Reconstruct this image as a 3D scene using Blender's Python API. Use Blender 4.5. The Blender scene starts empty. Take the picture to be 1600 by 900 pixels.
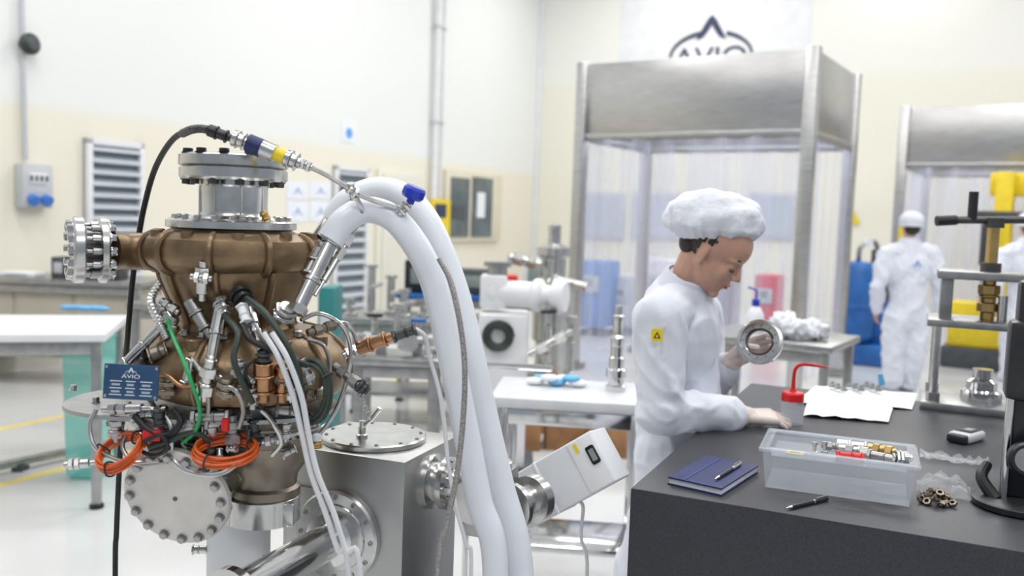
import bpy, bmesh, math, random
from mathutils import Vector, Matrix, noise
from math import radians, sin, cos, pi
random.seed(5)
SC=bpy.context.scene
COL=SC.collection
V=Vector
# ------------------------------------------------------------------ camera
F=1400.; PT=radians(4.5); RL=radians(2.0); H=1.55
right=V((1,0,0)); upv=V((0,sin(PT),cos(PT))); fwd=V((0,cos(PT),-sin(PT)))
cx=right*cos(RL)+upv*sin(RL); cy=-right*sin(RL)+upv*cos(RL)
CAM=V((0,0,H))
def ray(px,py): return cx*((px-800)/F)+cy*((450-py)/F)+fwd
def A(px,py,Y):
    """surveyed point of the photo at real distance Y (metres) along the room"""
    d=ray(px,py); return CAM+d*(Y/d.y)
def G(px,py,Z=0.):
    d=ray(px,py); return CAM+d*((Z-H)/d.z)
def PL(px,py,o,n):
    d=ray(px,py); return CAM+d*((V(o)-CAM).dot(n)/d.dot(n))
cd=bpy.data.cameras.new("camera"); cam=bpy.data.objects.new("camera",cd); COL.objects.link(cam)
M=Matrix((cx,cy,-fwd)).transposed().to_4x4(); M.translation=CAM; cam.matrix_world=M
cd.sensor_width=36; cd.lens=36*F/1600; cd.clip_start=.05; cd.clip_end=100
cd.dof.use_dof=True; cd.dof.focus_distance=1.75; cd.dof.aperture_fstop=3.0
SC.camera=cam
SC.view_settings.view_transform='Standard'
# ------------------------------------------------------------------ light
LS=.49
wd=bpy.data.worlds.new("world"); SC.world=wd; wd.use_nodes=True
wd.node_tree.nodes["Background"].inputs[0].default_value=(.80,.89,1,1); wd.node_tree.nodes["Background"].inputs[1].default_value=.42
def area(loc,sx,sy,e_,col=(1,.985,.97),rot=(0,0,0)):
    l=bpy.data.lights.new("ceiling_lamp",'AREA'); l.shape='RECTANGLE'; l.size=sx;l.size_y=sy;l.energy=e_;l.color=col
    o=bpy.data.objects.new("ceiling_lamp",l); COL.objects.link(o); o.location=loc; o.rotation_euler=rot
for x,y,e_ in ((-4,1.5,190),(0,1.5,190),(4,1.5,190),(-2.5,6,220),(2,6,220),(6.5,6,220),(0,10.5,240),(4.5,10.5,240),(9,10.5,230),(2,15,200),(7,15,200),(-1,-3,230),(4,-3,230)):
    area((x,y,6.7),2.6,.7,e_*LS)
# ------------------------------------------------------------------ materials
def mat(name,col,rough=.5,metal=0.,nz=None,bump=None,emis=0,alpha=1.,trans=0.,coat=0.,stretch=None,sss=0):
    m=bpy.data.materials.new(name); m.use_nodes=True; nt=m.node_tree; N=nt.nodes; L=nt.links
    b=N["Principled BSDF"]; c=(*col,1)
    b.inputs["Base Color"].default_value=c; b.inputs["Roughness"].default_value=rough
    b.inputs["Metallic"].default_value=metal; b.inputs["Alpha"].default_value=alpha
    b.inputs["Transmission Weight"].default_value=trans
    b.inputs["Coat Weight"].default_value=coat
    if sss: b.inputs["Subsurface Weight"].default_value=sss; b.inputs["Subsurface Radius"].default_value=(.02,.01,.006)
    if emis: b.inputs["Emission Color"].default_value=c; b.inputs["Emission Strength"].default_value=emis
    tc=N.new("ShaderNodeTexCoord"); mp=N.new("ShaderNodeMapping"); L.new(tc.outputs["Object"],mp.inputs[0])
    if stretch: mp.inputs["Scale"].default_value=stretch
    if nz:
        n=N.new("ShaderNodeTexNoise"); n.inputs["Scale"].default_value=nz[0]; n.inputs["Detail"].default_value=4
        r=N.new("ShaderNodeValToRGB"); a=nz[1]
        r.color_ramp.elements[0].position=.3; r.color_ramp.elements[1].position=.7
        r.color_ramp.elements[0].color=(*[max(0,x*(1-a)) for x in col],1)
        r.color_ramp.elements[1].color=(*[min(1,x*(1+a)) for x in col],1)
        L.new(mp.outputs[0],n.inputs["Vector"]); L.new(n.outputs["Fac"],r.inputs[0]); L.new(r.outputs[0],b.inputs["Base Color"])
        if metal>.4:
            mr=N.new("ShaderNodeMapRange"); mr.inputs[3].default_value=rough*.7; mr.inputs[4].default_value=min(1,rough*1.4)
            L.new(n.outputs["Fac"],mr.inputs[0]); L.new(mr.outputs[0],b.inputs["Roughness"])
    if bump:
        n2=N.new("ShaderNodeTexNoise"); n2.inputs["Scale"].default_value=bump[0]; n2.inputs["Detail"].default_value=5
        bp=N.new("ShaderNodeBump"); bp.inputs["Strength"].default_value=bump[1]; bp.inputs["Distance"].default_value=bump[2] if len(bump)>2 else .002
        L.new(mp.outputs[0],n2.inputs["Vector"]); L.new(n2.outputs["Fac"],bp.inputs["Height"]); L.new(bp.outputs[0],b.inputs["Normal"])
    return m
steel=mat("machined_steel",(.58,.58,.57),.22,1,nz=(30,.12))
steel2=mat("satin_steel",(.40,.40,.395),.36,1,nz=(22,.15),bump=(200,.05))
chrome=mat("polished_steel",(.68,.68,.68),.1,1,nz=(15,.05))
brushed=mat("brushed_stainless",(.52,.515,.51),.3,1,nz=(6,.1),bump=(60,.12),stretch=(1,1,12))
boxsteel=mat("bead_blasted_steel",(.46,.46,.45),.4,1,nz=(7,.14),bump=(150,.08))
darksteel=mat("dark_steel",(.10,.10,.10),.4,.9,nz=(30,.2))
bronze=mat("bronze_casting",(.225,.152,.085),.34,.6,nz=(18,.28),bump=(160,.22))
bronze2=mat("grey_bronze_casting",(.27,.235,.19),.36,.8,nz=(18,.2),bump=(140,.2))
copper=mat("copper",(.44,.24,.125),.3,1,nz=(40,.25))
alu=mat("beige_anodised_aluminium",(.62,.60,.57),.42,.4,nz=(20,.08),bump=(200,.05))
black=mat("black_rubber",(.012,.012,.014),.5,0,nz=(40,.3),bump=(100,.1))
blackp=mat("black_plastic",(.018,.019,.022),.35,0,nz=(40,.2))
white=mat("white_enamel",(.80,.81,.83),.35,0,nz=(5,.04))
hosew=mat("white_insulation_hose",(.80,.83,.88),.42,0,nz=(8,.04),bump=(40,.1),coat=.2)
cablew=mat("white_cable",(.72,.73,.75),.45,0,nz=(30,.05))
braid=mat("braided_hose",(.36,.34,.33),.45,.6,nz=(420,.5),bump=(500,.5))
orange=mat("orange_cable",(.72,.125,.02),.4,0,nz=(40,.15))
green=mat("green_wire",(.02,.38,.12),.4,0,nz=(40,.1))
dkgreen=mat("dark_green_cable",(.03,.045,.035),.45,0,nz=(40,.2))
blue=mat("blue_plastic",(.015,.04,.45),.35,0,nz=(20,.1))
navy=mat("navy_cover",(.014,.024,.11),.5,0,nz=(60,.2),bump=(300,.15))
plateb=mat("blue_nameplate",(.035,.09,.19),.3,.3,nz=(20,.1))
yellow=mat("yellow_plastic",(.85,.64,.02),.4,0,nz=(20,.08))
red=mat("red_plastic",(.70,.015,.015),.35,0,nz=(20,.1))
teal=mat("teal_acrylic",(.25,.75,.67),.2,0,nz=(5,.1),alpha=.6)
ink=mat("navy_ink",(.03,.045,.10),.6,0,nz=(20,.1))
printw=mat("white_ink",(.85,.87,.9),.5,0,nz=(20,.03))
paper=mat("white_paper",(.82,.84,.88),.8,0,nz=(10,.04),bump=(12,.3,.01))
card=mat("brown_cardboard",(.38,.20,.09),.8,0,nz=(10,.2),bump=(60,.2))
skin=mat("skin",(.58,.335,.245),.5,0,nz=(25,.05),bump=(150,.05),sss=.12)
glove=mat("latex_glove",(.76,.66,.61),.4,0,nz=(25,.08),bump=(60,.3,.004),sss=.05)
hairm=mat("dark_brown_hair",(.02,.012,.008),.5,0,nz=(60,.4),bump=(120,.8),stretch=(1,1,5))
lipm=mat("lip_skin",(.48,.19,.15),.45,0,nz=(40,.1))
cloth=mat("white_cleanroom_cloth",(.76,.79,.87),.75,0,nz=(6,.03),bump=(18,.3,.008))
capm=mat("white_nonwoven_cap",(.77,.79,.86),.8,0,nz=(20,.04),bump=(55,.6,.006))
granite=mat("black_granite",(.034,.036,.044),.42,0,nz=(260,.3),bump=(120,.02))
bluem=mat("blue_machine_paint",(.02,.13,.42),.4,0,nz=(8,.15))
gloveb=mat("blue_nitrile",(.15,.45,.75),.5,0,nz=(20,.1))
grey=mat("light_grey_plastic",(.56,.58,.61),.4,0,nz=(12,.04))
palegrey=mat("pale_grey_enclosure",(.70,.72,.75),.4,0,nz=(12,.03))
dgrey=mat("dark_grey",(.07,.08,.09),.5,0,nz=(12,.2))
glassd=mat("dark_window_glass",(.12,.15,.16),.12,0,nz=(3,.3))
cream=mat("cream_paint",(.80,.78,.68),.6,0,nz=(4,.03))
plast=mat("translucent_polypropylene",(.78,.85,.94),.22,0,nz=(15,.03),alpha=.28)
plast2=mat("clear_bag_film",(.9,.92,.95),.12,0,nz=(15,.03),alpha=.22,bump=(60,.8,.01))
lcd=mat("lcd_screen",(.25,.3,.28),.2,0,nz=(20,.1))
bluelite=mat("pale_blue_panel",(.60,.68,.88),.5,0,nz=(4,.06))
brass=mat("brass",(.55,.38,.15),.3,1,nz=(30,.1))
def curtain_mat():
    m=mat("clear_vinyl_curtain",(.74,.77,.96),.08,0,bump=(4,.6,.03),stretch=(2,2,.3))
    nt=m.node_tree; N=nt.nodes; L=nt.links; b=N["Principled BSDF"]
    w=N.new("ShaderNodeTexNoise"); w.inputs["Scale"].default_value=2.2; w.inputs["Detail"].default_value=1
    mp=N.new("ShaderNodeMapping"); tc=N.new("ShaderNodeTexCoord"); mp.inputs["Scale"].default_value=(2.5,2.5,.12)
    L.new(tc.outputs["Object"],mp.inputs[0]); L.new(mp.outputs[0],w.inputs["Vector"])
    r=N.new("ShaderNodeMapRange"); r.inputs[1].default_value=.38; r.inputs[2].default_value=.65; r.inputs[3].default_value=.10; r.inputs[4].default_value=.36
    L.new(w.outputs["Fac"],r.inputs[0]); L.new(r.outputs[0],b.inputs["Alpha"]); return m
curt=curtain_mat()
# ------------------------------------------------------------------ mesh builder
WL={}
def fr(o,axis,hint=None):
    z=V(axis).normalized()
    h=V(hint) if hint is not None else (V((0,0,1)) if abs(z.z)<.9 else V((1,0,0)))
    x=h.cross(z).normalized(); y=z.cross(x)
    M=Matrix((x,y,z)).transposed().to_4x4(); M.translation=V(o); return M
def crom(pts,n=8,closed=False):
    pts=[V(p) for p in pts]; out=[]; k=len(pts)
    rng=k if closed else k-1
    for i in range(rng):
        if closed: p0,p1,p2,p3=pts[i-1],pts[i],pts[(i+1)%k],pts[(i+2)%k]
        else:
            p1,p2=pts[i],pts[i+1]
            p0=pts[i-1] if i>0 else p1*2-p2
            p3=pts[i+2] if i+2<k else p2*2-p1
        for j in range(n):
            t=j/n
            out.append(.5*((2*p1)+(p2-p0)*t+(2*p0-5*p1+4*p2-p3)*t*t+(3*p1-p0-3*p2+p3)*t**3))
    if not closed: out.append(pts[-1])
    return out
class MB:
    def __init__(s): s.v=[];s.f=[];s.mi=[];s.mats=[]
    def add(s,vs,fs,m,M=None):
        if m not in s.mats: s.mats.append(m)
        k=s.mats.index(m); b=len(s.v)
        s.v+= [ (M@V(p)) if M is not None else V(p) for p in vs]
        s.f+= [tuple(i+b for i in f) for f in fs]; s.mi+=[k]*len(fs)
        return s
    def lathe(s,prof,o,axis,m,seg=32,caps=True,hint=None):
        M=fr(o,axis,hint); vs=[];rings=[]
        for r,z in prof:
            if r<1e-6: rings.append([len(vs)]); vs.append((0,0,z))
            else:
                rings.append(list(range(len(vs),len(vs)+seg)))
                vs+=[(r*cos(2*pi*i/seg),r*sin(2*pi*i/seg),z) for i in range(seg)]
        fs=[]
        for a,b in zip(rings,rings[1:]):
            if len(a)==1 and len(b)==1: continue
            for i in range(seg):
                j=(i+1)%seg
                if len(a)==1: fs.append((a[0],b[i],b[j]))
                elif len(b)==1: fs.append((a[i],a[j],b[0]))
                else: fs.append((a[i],a[j],b[j],b[i]))
        if caps:
            if len(rings[0])>1: fs.append(tuple(rings[0]))
            if len(rings[-1])>1: fs.append(tuple(rings[-1]))
        return s.add(vs,fs,m,M)
    def cyl(s,a,b,r,m,seg=20,r2=None,ch=.0):
        a=V(a);b=V(b);L=(b-a).length; r2=r if r2 is None else r2
        p=[(r,0),(r2,L)] if not ch else [(r-ch,0),(r,ch),(r2,L-ch),(r2-ch,L)]
        return s.lathe(p,a,b-a,m,seg)
    def cap(s,a,b,ra,rb,m,seg=14):
        a=V(a);b=V(b);d=b-a;L=d.length
        if L<1e-5: return s.sph(a,(ra,ra,ra),m)
        pr=[(ra*sin(t),-ra*cos(t)) for t in [pi/2*i/5 for i in range(6)]]+[(rb*cos(t),L+rb*sin(t)) for t in [pi/2*i/5 for i in range(6)]]
        pr[0]=(0,-ra); pr[-1]=(0,L+rb)
        return s.lathe(pr,a,d,m,seg)
    def sph(s,c,r,m,M3=None,seg=18,ring=12):
        pr=[(sin(pi*i/ring),-cos(pi*i/ring)) for i in range(ring+1)]; pr[0]=(0,-1);pr[-1]=(0,1)
        t=MB(); t.lathe(pr,(0,0,0),(0,0,1),m,seg)
        M=Matrix.Translation(V(c))@((M3.to_4x4()) if M3 is not None else Matrix())@Matrix.Diagonal((r[0],r[1],r[2],1))
        return s.add(t.v,t.f,m,M)
    def box(s,c,size,m,R=None,bev=.0,seg=2):
        bm=bmesh.new(); bmesh.ops.create_cube(bm,size=1)
        for v in bm.verts: v.co=V((v.co.x*size[0],v.co.y*size[1],v.co.z*size[2]))
        if bev: bmesh.ops.bevel(bm,geom=list(bm.edges),offset=bev,segments=seg,affect='EDGES',profile=.5)
        bm.verts.index_update()
        M=Matrix.Translation(V(c))@(R.to_4x4() if R is not None else Matrix())
        s.add([v.co.copy() for v in bm.verts],[[v.index for v in f.verts] for f in bm.faces],m,M); bm.free(); return s
    def prism(s,pts,h,m,M=None):
        n=len(pts); vs=[(p[0],p[1],0) for p in pts]+[(p[0],p[1],h) for p in pts]
        fs=[tuple(range(n)),tuple(range(n,2*n))]+[(i,(i+1)%n,n+(i+1)%n,n+i) for i in range(n)]
        return s.add(vs,fs,m,M)
    def quad(s,pts,z0,z1,m):
        return s.prism([(p[0],p[1]) for p in pts],z1-z0,m,Matrix.Translation((0,0,z0)))
    def tube(s,pts,r,m,seg=10,n=6,closed=False,wave=None):
        k=len(pts); rs=r if isinstance(r,(list,tuple)) else [r]*k
        P=crom(pts,n,closed) if n>1 else [V(p) for p in pts]; Np=len(P)
        T=[]
        for i in range(Np):
            if closed: t=P[(i+1)%Np]-P[i-1]
            else: t=P[min(i+1,Np-1)]-P[max(i-1,0)]
            T.append(t.normalized() if t.length>1e-9 else V((0,0,1)))
        t0=T[0]; nn=(V((0,0,1)) if abs(t0.z)<.9 else V((1,0,0))).cross(t0).normalized()
        vs=[]
        for i in range(Np):
            if i: 
                nn=(nn-T[i]*nn.dot(T[i])).normalized()
            b=T[i].cross(nn); u=i/max(1,Np-1)*(k-1); j=min(int(u),k-2) if k>1 else 0
            rr=rs[j]*(1-(u-j))+rs[j+1]*(u-j)
            if wave: rr*=1+wave*(1 if i%2 else -1)
            vs+=[P[i]+(nn*cos(2*pi*q/seg)+b*sin(2*pi*q/seg))*rr for q in range(seg)]
        fs=[]
        for i in range(Np if closed else Np-1):
            a=i*seg;b2=((i+1)%Np)*seg
            fs+=[(a+q,a+(q+1)%seg,b2+(q+1)%seg,b2+q) for q in range(seg)]
        if not closed: fs+=[tuple(range(seg)),tuple(range((Np-1)*seg,Np*seg))]
        return s.add(vs,fs,m)
    def fit(s,a,b,r,style=0,m=None):
        """threaded pipe fitting: hex nuts, collars and pipe along a->b"""
        a=V(a);b=V(b);m=m or steel
        S=[[(0,.2,.7,0),(.2,.42,1.05,6),(.42,.55,.75,0),(.55,.62,.95,0),(.62,.85,1.05,6),(.85,1,.65,0)],
           [(0,.12,1.1,6),(.12,.55,.8,0),(.55,.6,.95,0),(.6,.9,.8,0),(.9,1,1.1,6)],
           [(0,.3,1,0),(.3,.36,1.15,0),(.36,.7,.85,0),(.7,.76,1.1,0),(.76,1,.6,0)],
           [(0,.15,.6,0),(.15,.3,1.1,6),(.3,.34,.7,0),(.34,.5,1.1,6),(.5,.8,.9,0),(.8,1,.5,0)]][style]
        for t0,t1,k,hx in S:
            s.cyl(a.lerp(b,t0),a.lerp(b,t1),r*k,m,seg=6 if hx else 16,ch=r*.08)
        return s
    def obj(s,name,parent=None,label=None,cat=None,group=None,kind=None,sharp=32):
        me=bpy.data.meshes.new(name)
        c=V([(min(v[i] for v in s.v)+max(v[i] for v in s.v))/2 for i in range(3)])
        me.from_pydata([tuple(v-c) for v in s.v],[],s.f)
        for m in s.mats: me.materials.append(m)
        me.polygons.foreach_set("material_index",s.mi)
        bm=bmesh.new(); bm.from_mesh(me); bmesh.ops.recalc_face_normals(bm,faces=bm.faces); bm.to_mesh(me); bm.free()
        return place(me,name,c,parent,label,cat,group,kind,sharp)
def place(me,name,c,parent=None,label=None,cat=None,group=None,kind=None,sharp=32):
    me.polygons.foreach_set("use_smooth",[True]*len(me.polygons))
    if sharp: me.set_sharp_from_angle(angle=radians(sharp))
    ob=bpy.data.objects.new(name,me); COL.objects.link(ob); ob.location=c
    return reg(ob,c,parent,label,cat,group,kind)
def reg(ob,c,parent=None,label=None,cat=None,group=None,kind=None):
    WL[ob.name]=V(c)
    if parent is not None:
        ob.parent=parent; ob.matrix_parent_inverse=Matrix.Translation(-WL[parent.name])
    if label: ob["label"]=label
    if cat: ob["category"]=cat
    if group: ob["group"]=group
    if kind: ob["kind"]=kind
    return ob
def thing(name,loc,label,cat,group=None):
    ob=bpy.data.objects.new(name,None); COL.objects.link(ob); ob.empty_display_size=.1; ob.location=loc
    return reg(ob,loc,None,label,cat,group)
_pc={}
def bolt_mesh(r,h,m,hexa=True,socket=False):
    k=(round(r,5),round(h,5),m.name,hexa,socket)
    if k in _pc: return _pc[k]
    b=MB(); b.lathe([(0,0),(r*1.25,0),(r*1.25,h*.18),(0,h*.18)],(0,0,0),(0,0,1),m,16,caps=False)
    if socket: b.lathe([(r*.9,h*.18),(r,h*.3),(r,h*.92),(r*.9,h),(r*.5,h),(r*.5,h*.55),(0,h*.55)],(0,0,0),(0,0,1),m,12,caps=False)
    else: b.lathe([(r,h*.18),(r,h*.85),(r*.82,h),(0,h)],(0,0,0),(0,0,1),m,6 if hexa else 14,caps=False)
    me=bpy.data.meshes.new("bolt"); me.from_pydata([tuple(v) for v in b.v],[],b.f); me.materials.append(m)
    me.polygons.foreach_set("use_smooth",[True]*len(me.polygons)); me.set_sharp_from_angle(angle=radians(30)); _pc[k]=me; return me
def bolt(parent,p,axis,r,h,m=steel,name="bolt",hexa=True,socket=False):
    me=bolt_mesh(r,h,m,hexa,socket); ob=bpy.data.objects.new(name,me); COL.objects.link(ob)
    ob.matrix_basis=fr(p,axis); ob.parent=parent; ob.matrix_parent_inverse=Matrix.Translation(-WL[parent.name]); return ob
def bolts(parent,c,axis,R,n,r,h,m=steel,ph=0.,**k):
    M=fr(c,axis)
    for i in range(n):
        t=2*pi*i/n+ph; bolt(parent,M@V((R*cos(t),R*sin(t),0)),axis,r,h,m,**k)
def text(name,s,size,M,m,parent,align='CENTER',sx=1.):
    cu=bpy.data.curves.new("t",'FONT'); cu.body=s; cu.size=size; cu.align_x=align; cu.extrude=size*.01
    ob=bpy.data.objects.new("t",cu); COL.objects.link(ob)
    dg=bpy.context.evaluated_depsgraph_get(); me=bpy.data.meshes.new_from_object(ob.evaluated_get(dg))
    bpy.data.objects.remove(ob); me.transform(M@Matrix.Diagonal((sx,1,1,1)))
    c=sum((v.co for v in me.vertices),V())/max(1,len(me.vertices)); me.transform(Matrix.Translation(-c))
    me.materials.clear(); me.materials.append(m)
    return place(me,name,c,parent,sharp=None)
def emblem(b,M,s,m,arc=True,legs=True,ry=.62,gap=.33):
    """pointed arch mark with an orbit arc"""
    pts=[(-.5,0),(-.32,.42),(-.14,.82),(0,1),(.14,.82),(.32,.42),(.5,0),(.28,.1),(.13,.34),(0,.62),(-.13,.34),(-.28,.1)]
    L=pts[:4]+pts[9:]; R=pts[3:10]
    if legs:
        for q in (L,R): b.prism([(x*s,y*s) for x,y in q],s*.02,m,M)
    if arc:
        n=28; o=[];i2=[]
        for k in range(n+1):
            t=radians(195-210*k/n); o.append((1.0*cos(t)*s,(-.12+ry*sin(t))*s)); w=.03+.06*sin(pi*k/n)
            i2.append(((1.0-w)*cos(t)*s,(-.12+(ry-w)*sin(t))*s))
        for k in range(n):
            if abs(o[k][0])<gap*s: continue
            b.prism([o[k],o[k+1],i2[k+1],i2[k]],s*.02,m,M)
def facing(o,n):  # frame: x right, y up, z = n
    z=V(n).normalized(); x=V((0,0,1)).cross(z).normalized(); y=z.cross(x)
    M=Matrix((x,y,z)).transposed().to_4x4(); M.translation=V(o); return M
def fuse(b,voxel,it=4,fac=.5):
    me=bpy.data.meshes.new("f"); me.from_pydata([tuple(v) for v in b.v],[],b.f)
    bm=bmesh.new(); bm.from_mesh(me); bmesh.ops.recalc_face_normals(bm,faces=bm.faces); bm.to_mesh(me); bm.free()
    ob=bpy.data.objects.new("f",me); COL.objects.link(ob)
    r=ob.modifiers.new("r",'REMESH'); r.mode='VOXEL'; r.voxel_size=voxel
    s=ob.modifiers.new("s",'SMOOTH'); s.factor=fac; s.iterations=it
    dg=bpy.context.evaluated_depsgraph_get(); out=bpy.data.meshes.new_from_object(ob.evaluated_get(dg))
    bpy.data.objects.remove(ob); out.materials.clear(); return out
def center(me):
    n=len(me.vertices); co=[0.]*(3*n); me.vertices.foreach_get("co",co)
    c=V([(min(co[i::3])+max(co[i::3]))/2 for i in range(3)])
    me.transform(Matrix.Translation(-c)); return c
def creases(me,amp,sc=6.,seed=0,fine=.5,base=.35):
    n=len(me.vertices); out=[0.]*(3*n)
    nr=[v.normal.copy() for v in me.vertices]
    for i,v in enumerate(me.vertices):
        co=v.co; w=noise.noise(co*3.)*1.3
        n1=noise.noise(V((co.x*sc*1.3+w,co.y*sc*1.3,co.z*sc*.7+seed+w))); n2=noise.noise(V(((co.x+co.z*.6)*sc*2.6+9,co.y*sc*2,(co.z-co.x*.5)*sc*1.7+seed+w*1.5)))
        r=(max(0,1-abs(n1)*2.6)**1.5)*1.0+(max(0,1-abs(n2)*3.0)**1.5)*fine
        q=co+nr[i]*(amp*(r-base)); out[3*i:3*i+3]=q[:]
    me.vertices.foreach_set("co",out); me.update()

# ================================================================== ROOM
e=V((.437,.8996,0)).normalized(); nL=V((.8996,-.437,0)).normalized()
WLo=V((-4.57,8,0))
cor=WLo+e*((18.2-8)/e.y)
eB=nL.copy(); nB=-e
def wallmat(name,c1,c2,z0):
    m=mat(name,c1,.55); nt=m.node_tree; N=nt.nodes; L=nt.links; b=N["Principled BSDF"]
    g=N.new("ShaderNodeNewGeometry"); s=N.new("ShaderNodeSeparateXYZ"); L.new(g.outputs["Position"],s.inputs[0])
    c=N.new("ShaderNodeMapRange"); c.inputs[1].default_value=z0-.07; c.inputs[2].default_value=z0+.07; L.new(s.outputs[2],c.inputs[0])
    mx=N.new("ShaderNodeMix"); mx.data_type='RGBA'; mx.inputs[6].default_value=(*c1,1); mx.inputs[7].default_value=(*c2,1); L.new(c.outputs[0],mx.inputs[0])
    n=N.new("ShaderNodeTexNoise"); n.inputs["Scale"].default_value=1.2
    r=N.new("ShaderNodeMapRange"); r.inputs[3].default_value=.95; r.inputs[4].default_value=1.04; L.new(n.outputs["Fac"],r.inputs[0])
    vm=N.new("ShaderNodeVectorMath"); vm.operation='SCALE'; L.new(mx.outputs[2],vm.inputs[0]); L.new(r.outputs[0],vm.inputs["Scale"]); L.new(vm.outputs[0],b.inputs["Base Color"]); return m
wm=wallmat("two_tone_wall_paint",(.85,.81,.69),(.83,.85,.83),2.42)
wm2=wallmat("ivory_wall_paint",(.85,.83,.72),(.85,.85,.80),4.2)
b=MB(); s0=WLo-e*14; mid=(s0+cor)/2; Lw=(cor-s0).length
RW=Matrix((e,nL*-1,V((0,0,1)))).transposed()
b.box(mid-nL*.1+V((0,0,3.4)),(Lw+.2,.2,6.8),wm,RW); b.obj("wall_left",kind="structure")
b=MB(); e2=cor+eB*16; RB=Matrix((eB,e,V((0,0,1)))).transposed()
b.box((cor+e2)/2+e*.1+V((0,0,3.4)),(16,.2,6.8),wm2,RB); b.obj("wall_back",kind="structure")
flm=mat("glossy_epoxy_floor",(.66,.665,.665),.18,0,nz=(1.3,.06),bump=(3,.04,.01))
b=MB(); b.box((2,8,-.05),(34,34,.1),flm); b.obj("floor",kind="structure")
b=MB(); b.box((2,8,6.85),(34,34,.1),mat("ceiling_white",(.85,.86,.88),.8,0,nz=(2,.03))); b.obj("ceiling",kind="structure")
def on_wall(px,py,off=0): return PL(px,py,WLo+nL*off,nL)
def on_back(px,py,off=0): return PL(px,py,cor+nB*off,nB)
ylm=mat("yellow_floor_tape",(.9,.70,.15),.4,0,nz=(8,.1))
for i,(p,L0,L1) in enumerate([(V((-2.74,4.79,0)),-3,6.2),(V((-3.45,5.93,0)),-3,3.5),(V((1.9,6.2,0)),-1.5,1.2)]):
    b=MB(); a0=p+e*L0; a1=p+e*L1; w=nL*.03
    b.quad([a0-w,a0+w,a1+w,a1-w],.0,.002,ylm); b.obj("trim_%d"%(i+1),kind="structure")
b=MB(); b.box(mid+nL*.02+V((0,0,.06)),(Lw,.03,.12),cream,RW); b.obj("baseboard_left",kind="structure")
def wbox(mb,px0,py0,px1,py1,th,m,off=0,bev=.0):
    a=on_wall(px0,py0);c=on_wall(px1,py1); w=abs((c-a).dot(e)); h=abs(a.z-c.z)
    ce=(a+c)/2+nL*(off+th/2); mb.box(ce,(w,th,h),m,RW,bev); return ce,w,h
louv=mat("louvre_grey",(.62,.67,.72),.4,.1,nz=(5,.05)); louvd=mat("louvre_shadow_gap",(.2,.23,.26),.7)
for (x0,y0,x1,y1,lab) in [(130,215,219,472,"white framed louvred air vent grille on cream wall"),(520,258,567,500,"tall narrow louvred air vent grille on cream wall")]:
    t=thing("air_vent",on_wall((x0+x1)/2,y1),lab,"vent","louvred wall vents")
    b=MB(); ce,w,h=wbox(b,x0,y0,x1,y1,.02,louvd); b.obj("backing_panel",t)
    b=MB()
    for sx in (-1,1): b.box(ce+e*sx*(w/2-.03)+nL*.03,(.06,.06,h),white,RW,.005)
    for sz in (-1,1): b.box(ce+V((0,0,sz*(h/2-.03)))+nL*.03,(w,.06,.06),white,RW,.005)
    b.obj("frame",t)
    b=MB(); n=14
    for i in range(n):
        z=-h/2+.09+(h-.18)*i/(n-1); Rt=RW@Matrix.Rotation(radians(38),3,'X')
        b.box(ce+V((0,0,z))+nL*.04,(w-.1,.085,.008),louv,Rt)
    b.obj("louvre_slats",t)
t=thing("wall_conduit",on_wall(42,250),"white vertical conduit pipe clipped to wall","pipe")
b=MB(); b.cyl(on_wall(40,250,.04),on_wall(33,-40,.04),.022,grey,12); b.obj("pipe",t)
t=thing("alarm_bell",on_wall(43,68),"round dark green alarm sounder mounted on wall conduit","alarm")
b=MB(); c=on_wall(43,69,.06); b.lathe([(.0,.0),(.085,0),(.095,.02),(.095,.05),(.07,.075),(.03,.085),(0,.085)],c,nL,dkgreen,24); b.obj("sounder_dome",t)
b=MB(); b.lathe([(.05,0),(.060,.01),(.060,.012),(.05,.02)],c+nL*.07,nL,dgrey,24); b.cyl(c-nL*.06,c,.05,dgrey); b.obj("mounting_ring",t)
t=thing("socket_box",on_wall(46,325),"white electrical box with blue industrial sockets","electrical box")
b=MB(); ce,w,h=wbox(b,22,255,70,325,.12,grey,0,.01); b.obj("enclosure",t)
sbl=mat("socket_blue",(.05,.22,.7),.4)
for i in (-1,1):
    b=MB(); c=ce+e*(w*.22*i)+nL*.06-V((0,0,h*.28)); b.lathe([(.045,0),(.05,.04),(.05,.06),(.0,.065)],c,nL-V((0,0,.5)),sbl,18); b.obj("socket",t)
b=MB(); b.box(ce+nL*.065+V((0,0,h*.18)),(w*.6,.01,h*.25),white,RW,.003)
for i in range(4): b.box(ce+nL*.075+V((0,0,h*.18))+e*((i-1.5)*.05),(.02,.01,.05),dgrey,RW)
b.obj("breaker_cover",t)
for x,r in ((681,.05),(691,.03)):
    b=MB(); a=on_wall(x-6,400,.08); b.cyl(V((a.x,a.y,.3)),V((a.x,a.y,6.7)),r,white,14)
    for z in (1.5,3,4.5): b.cyl(V((a.x,a.y,z)),V((a.x,a.y,z+.05)),r*1.3,grey,14)
    b.obj("wall_pipe",None,"white vertical pipe running up the wall","pipe","wall pipes")
b=MB(); a=on_back(836,300,.05); b.box(V((a.x,a.y,3.3)),(.1,.1,6.6),white,RB,.01); b.obj("trim_5",kind="structure")
def wsign(x0,y0,x1,y1,m):
    b=MB(); ce,w,h=wbox(b,x0,y0,x1,y1,.01,m); return b,ce,w,h
postw=mat("poster_white",(.84,.88,.96),.5,0,nz=(10,.02))
b,ce,w,h=wsign(534,186,555,224,postw)
t=thing("safety_sign",ce-V((0,0,h/2)),"small white sign with blue round symbol on wall","sign")
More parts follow.
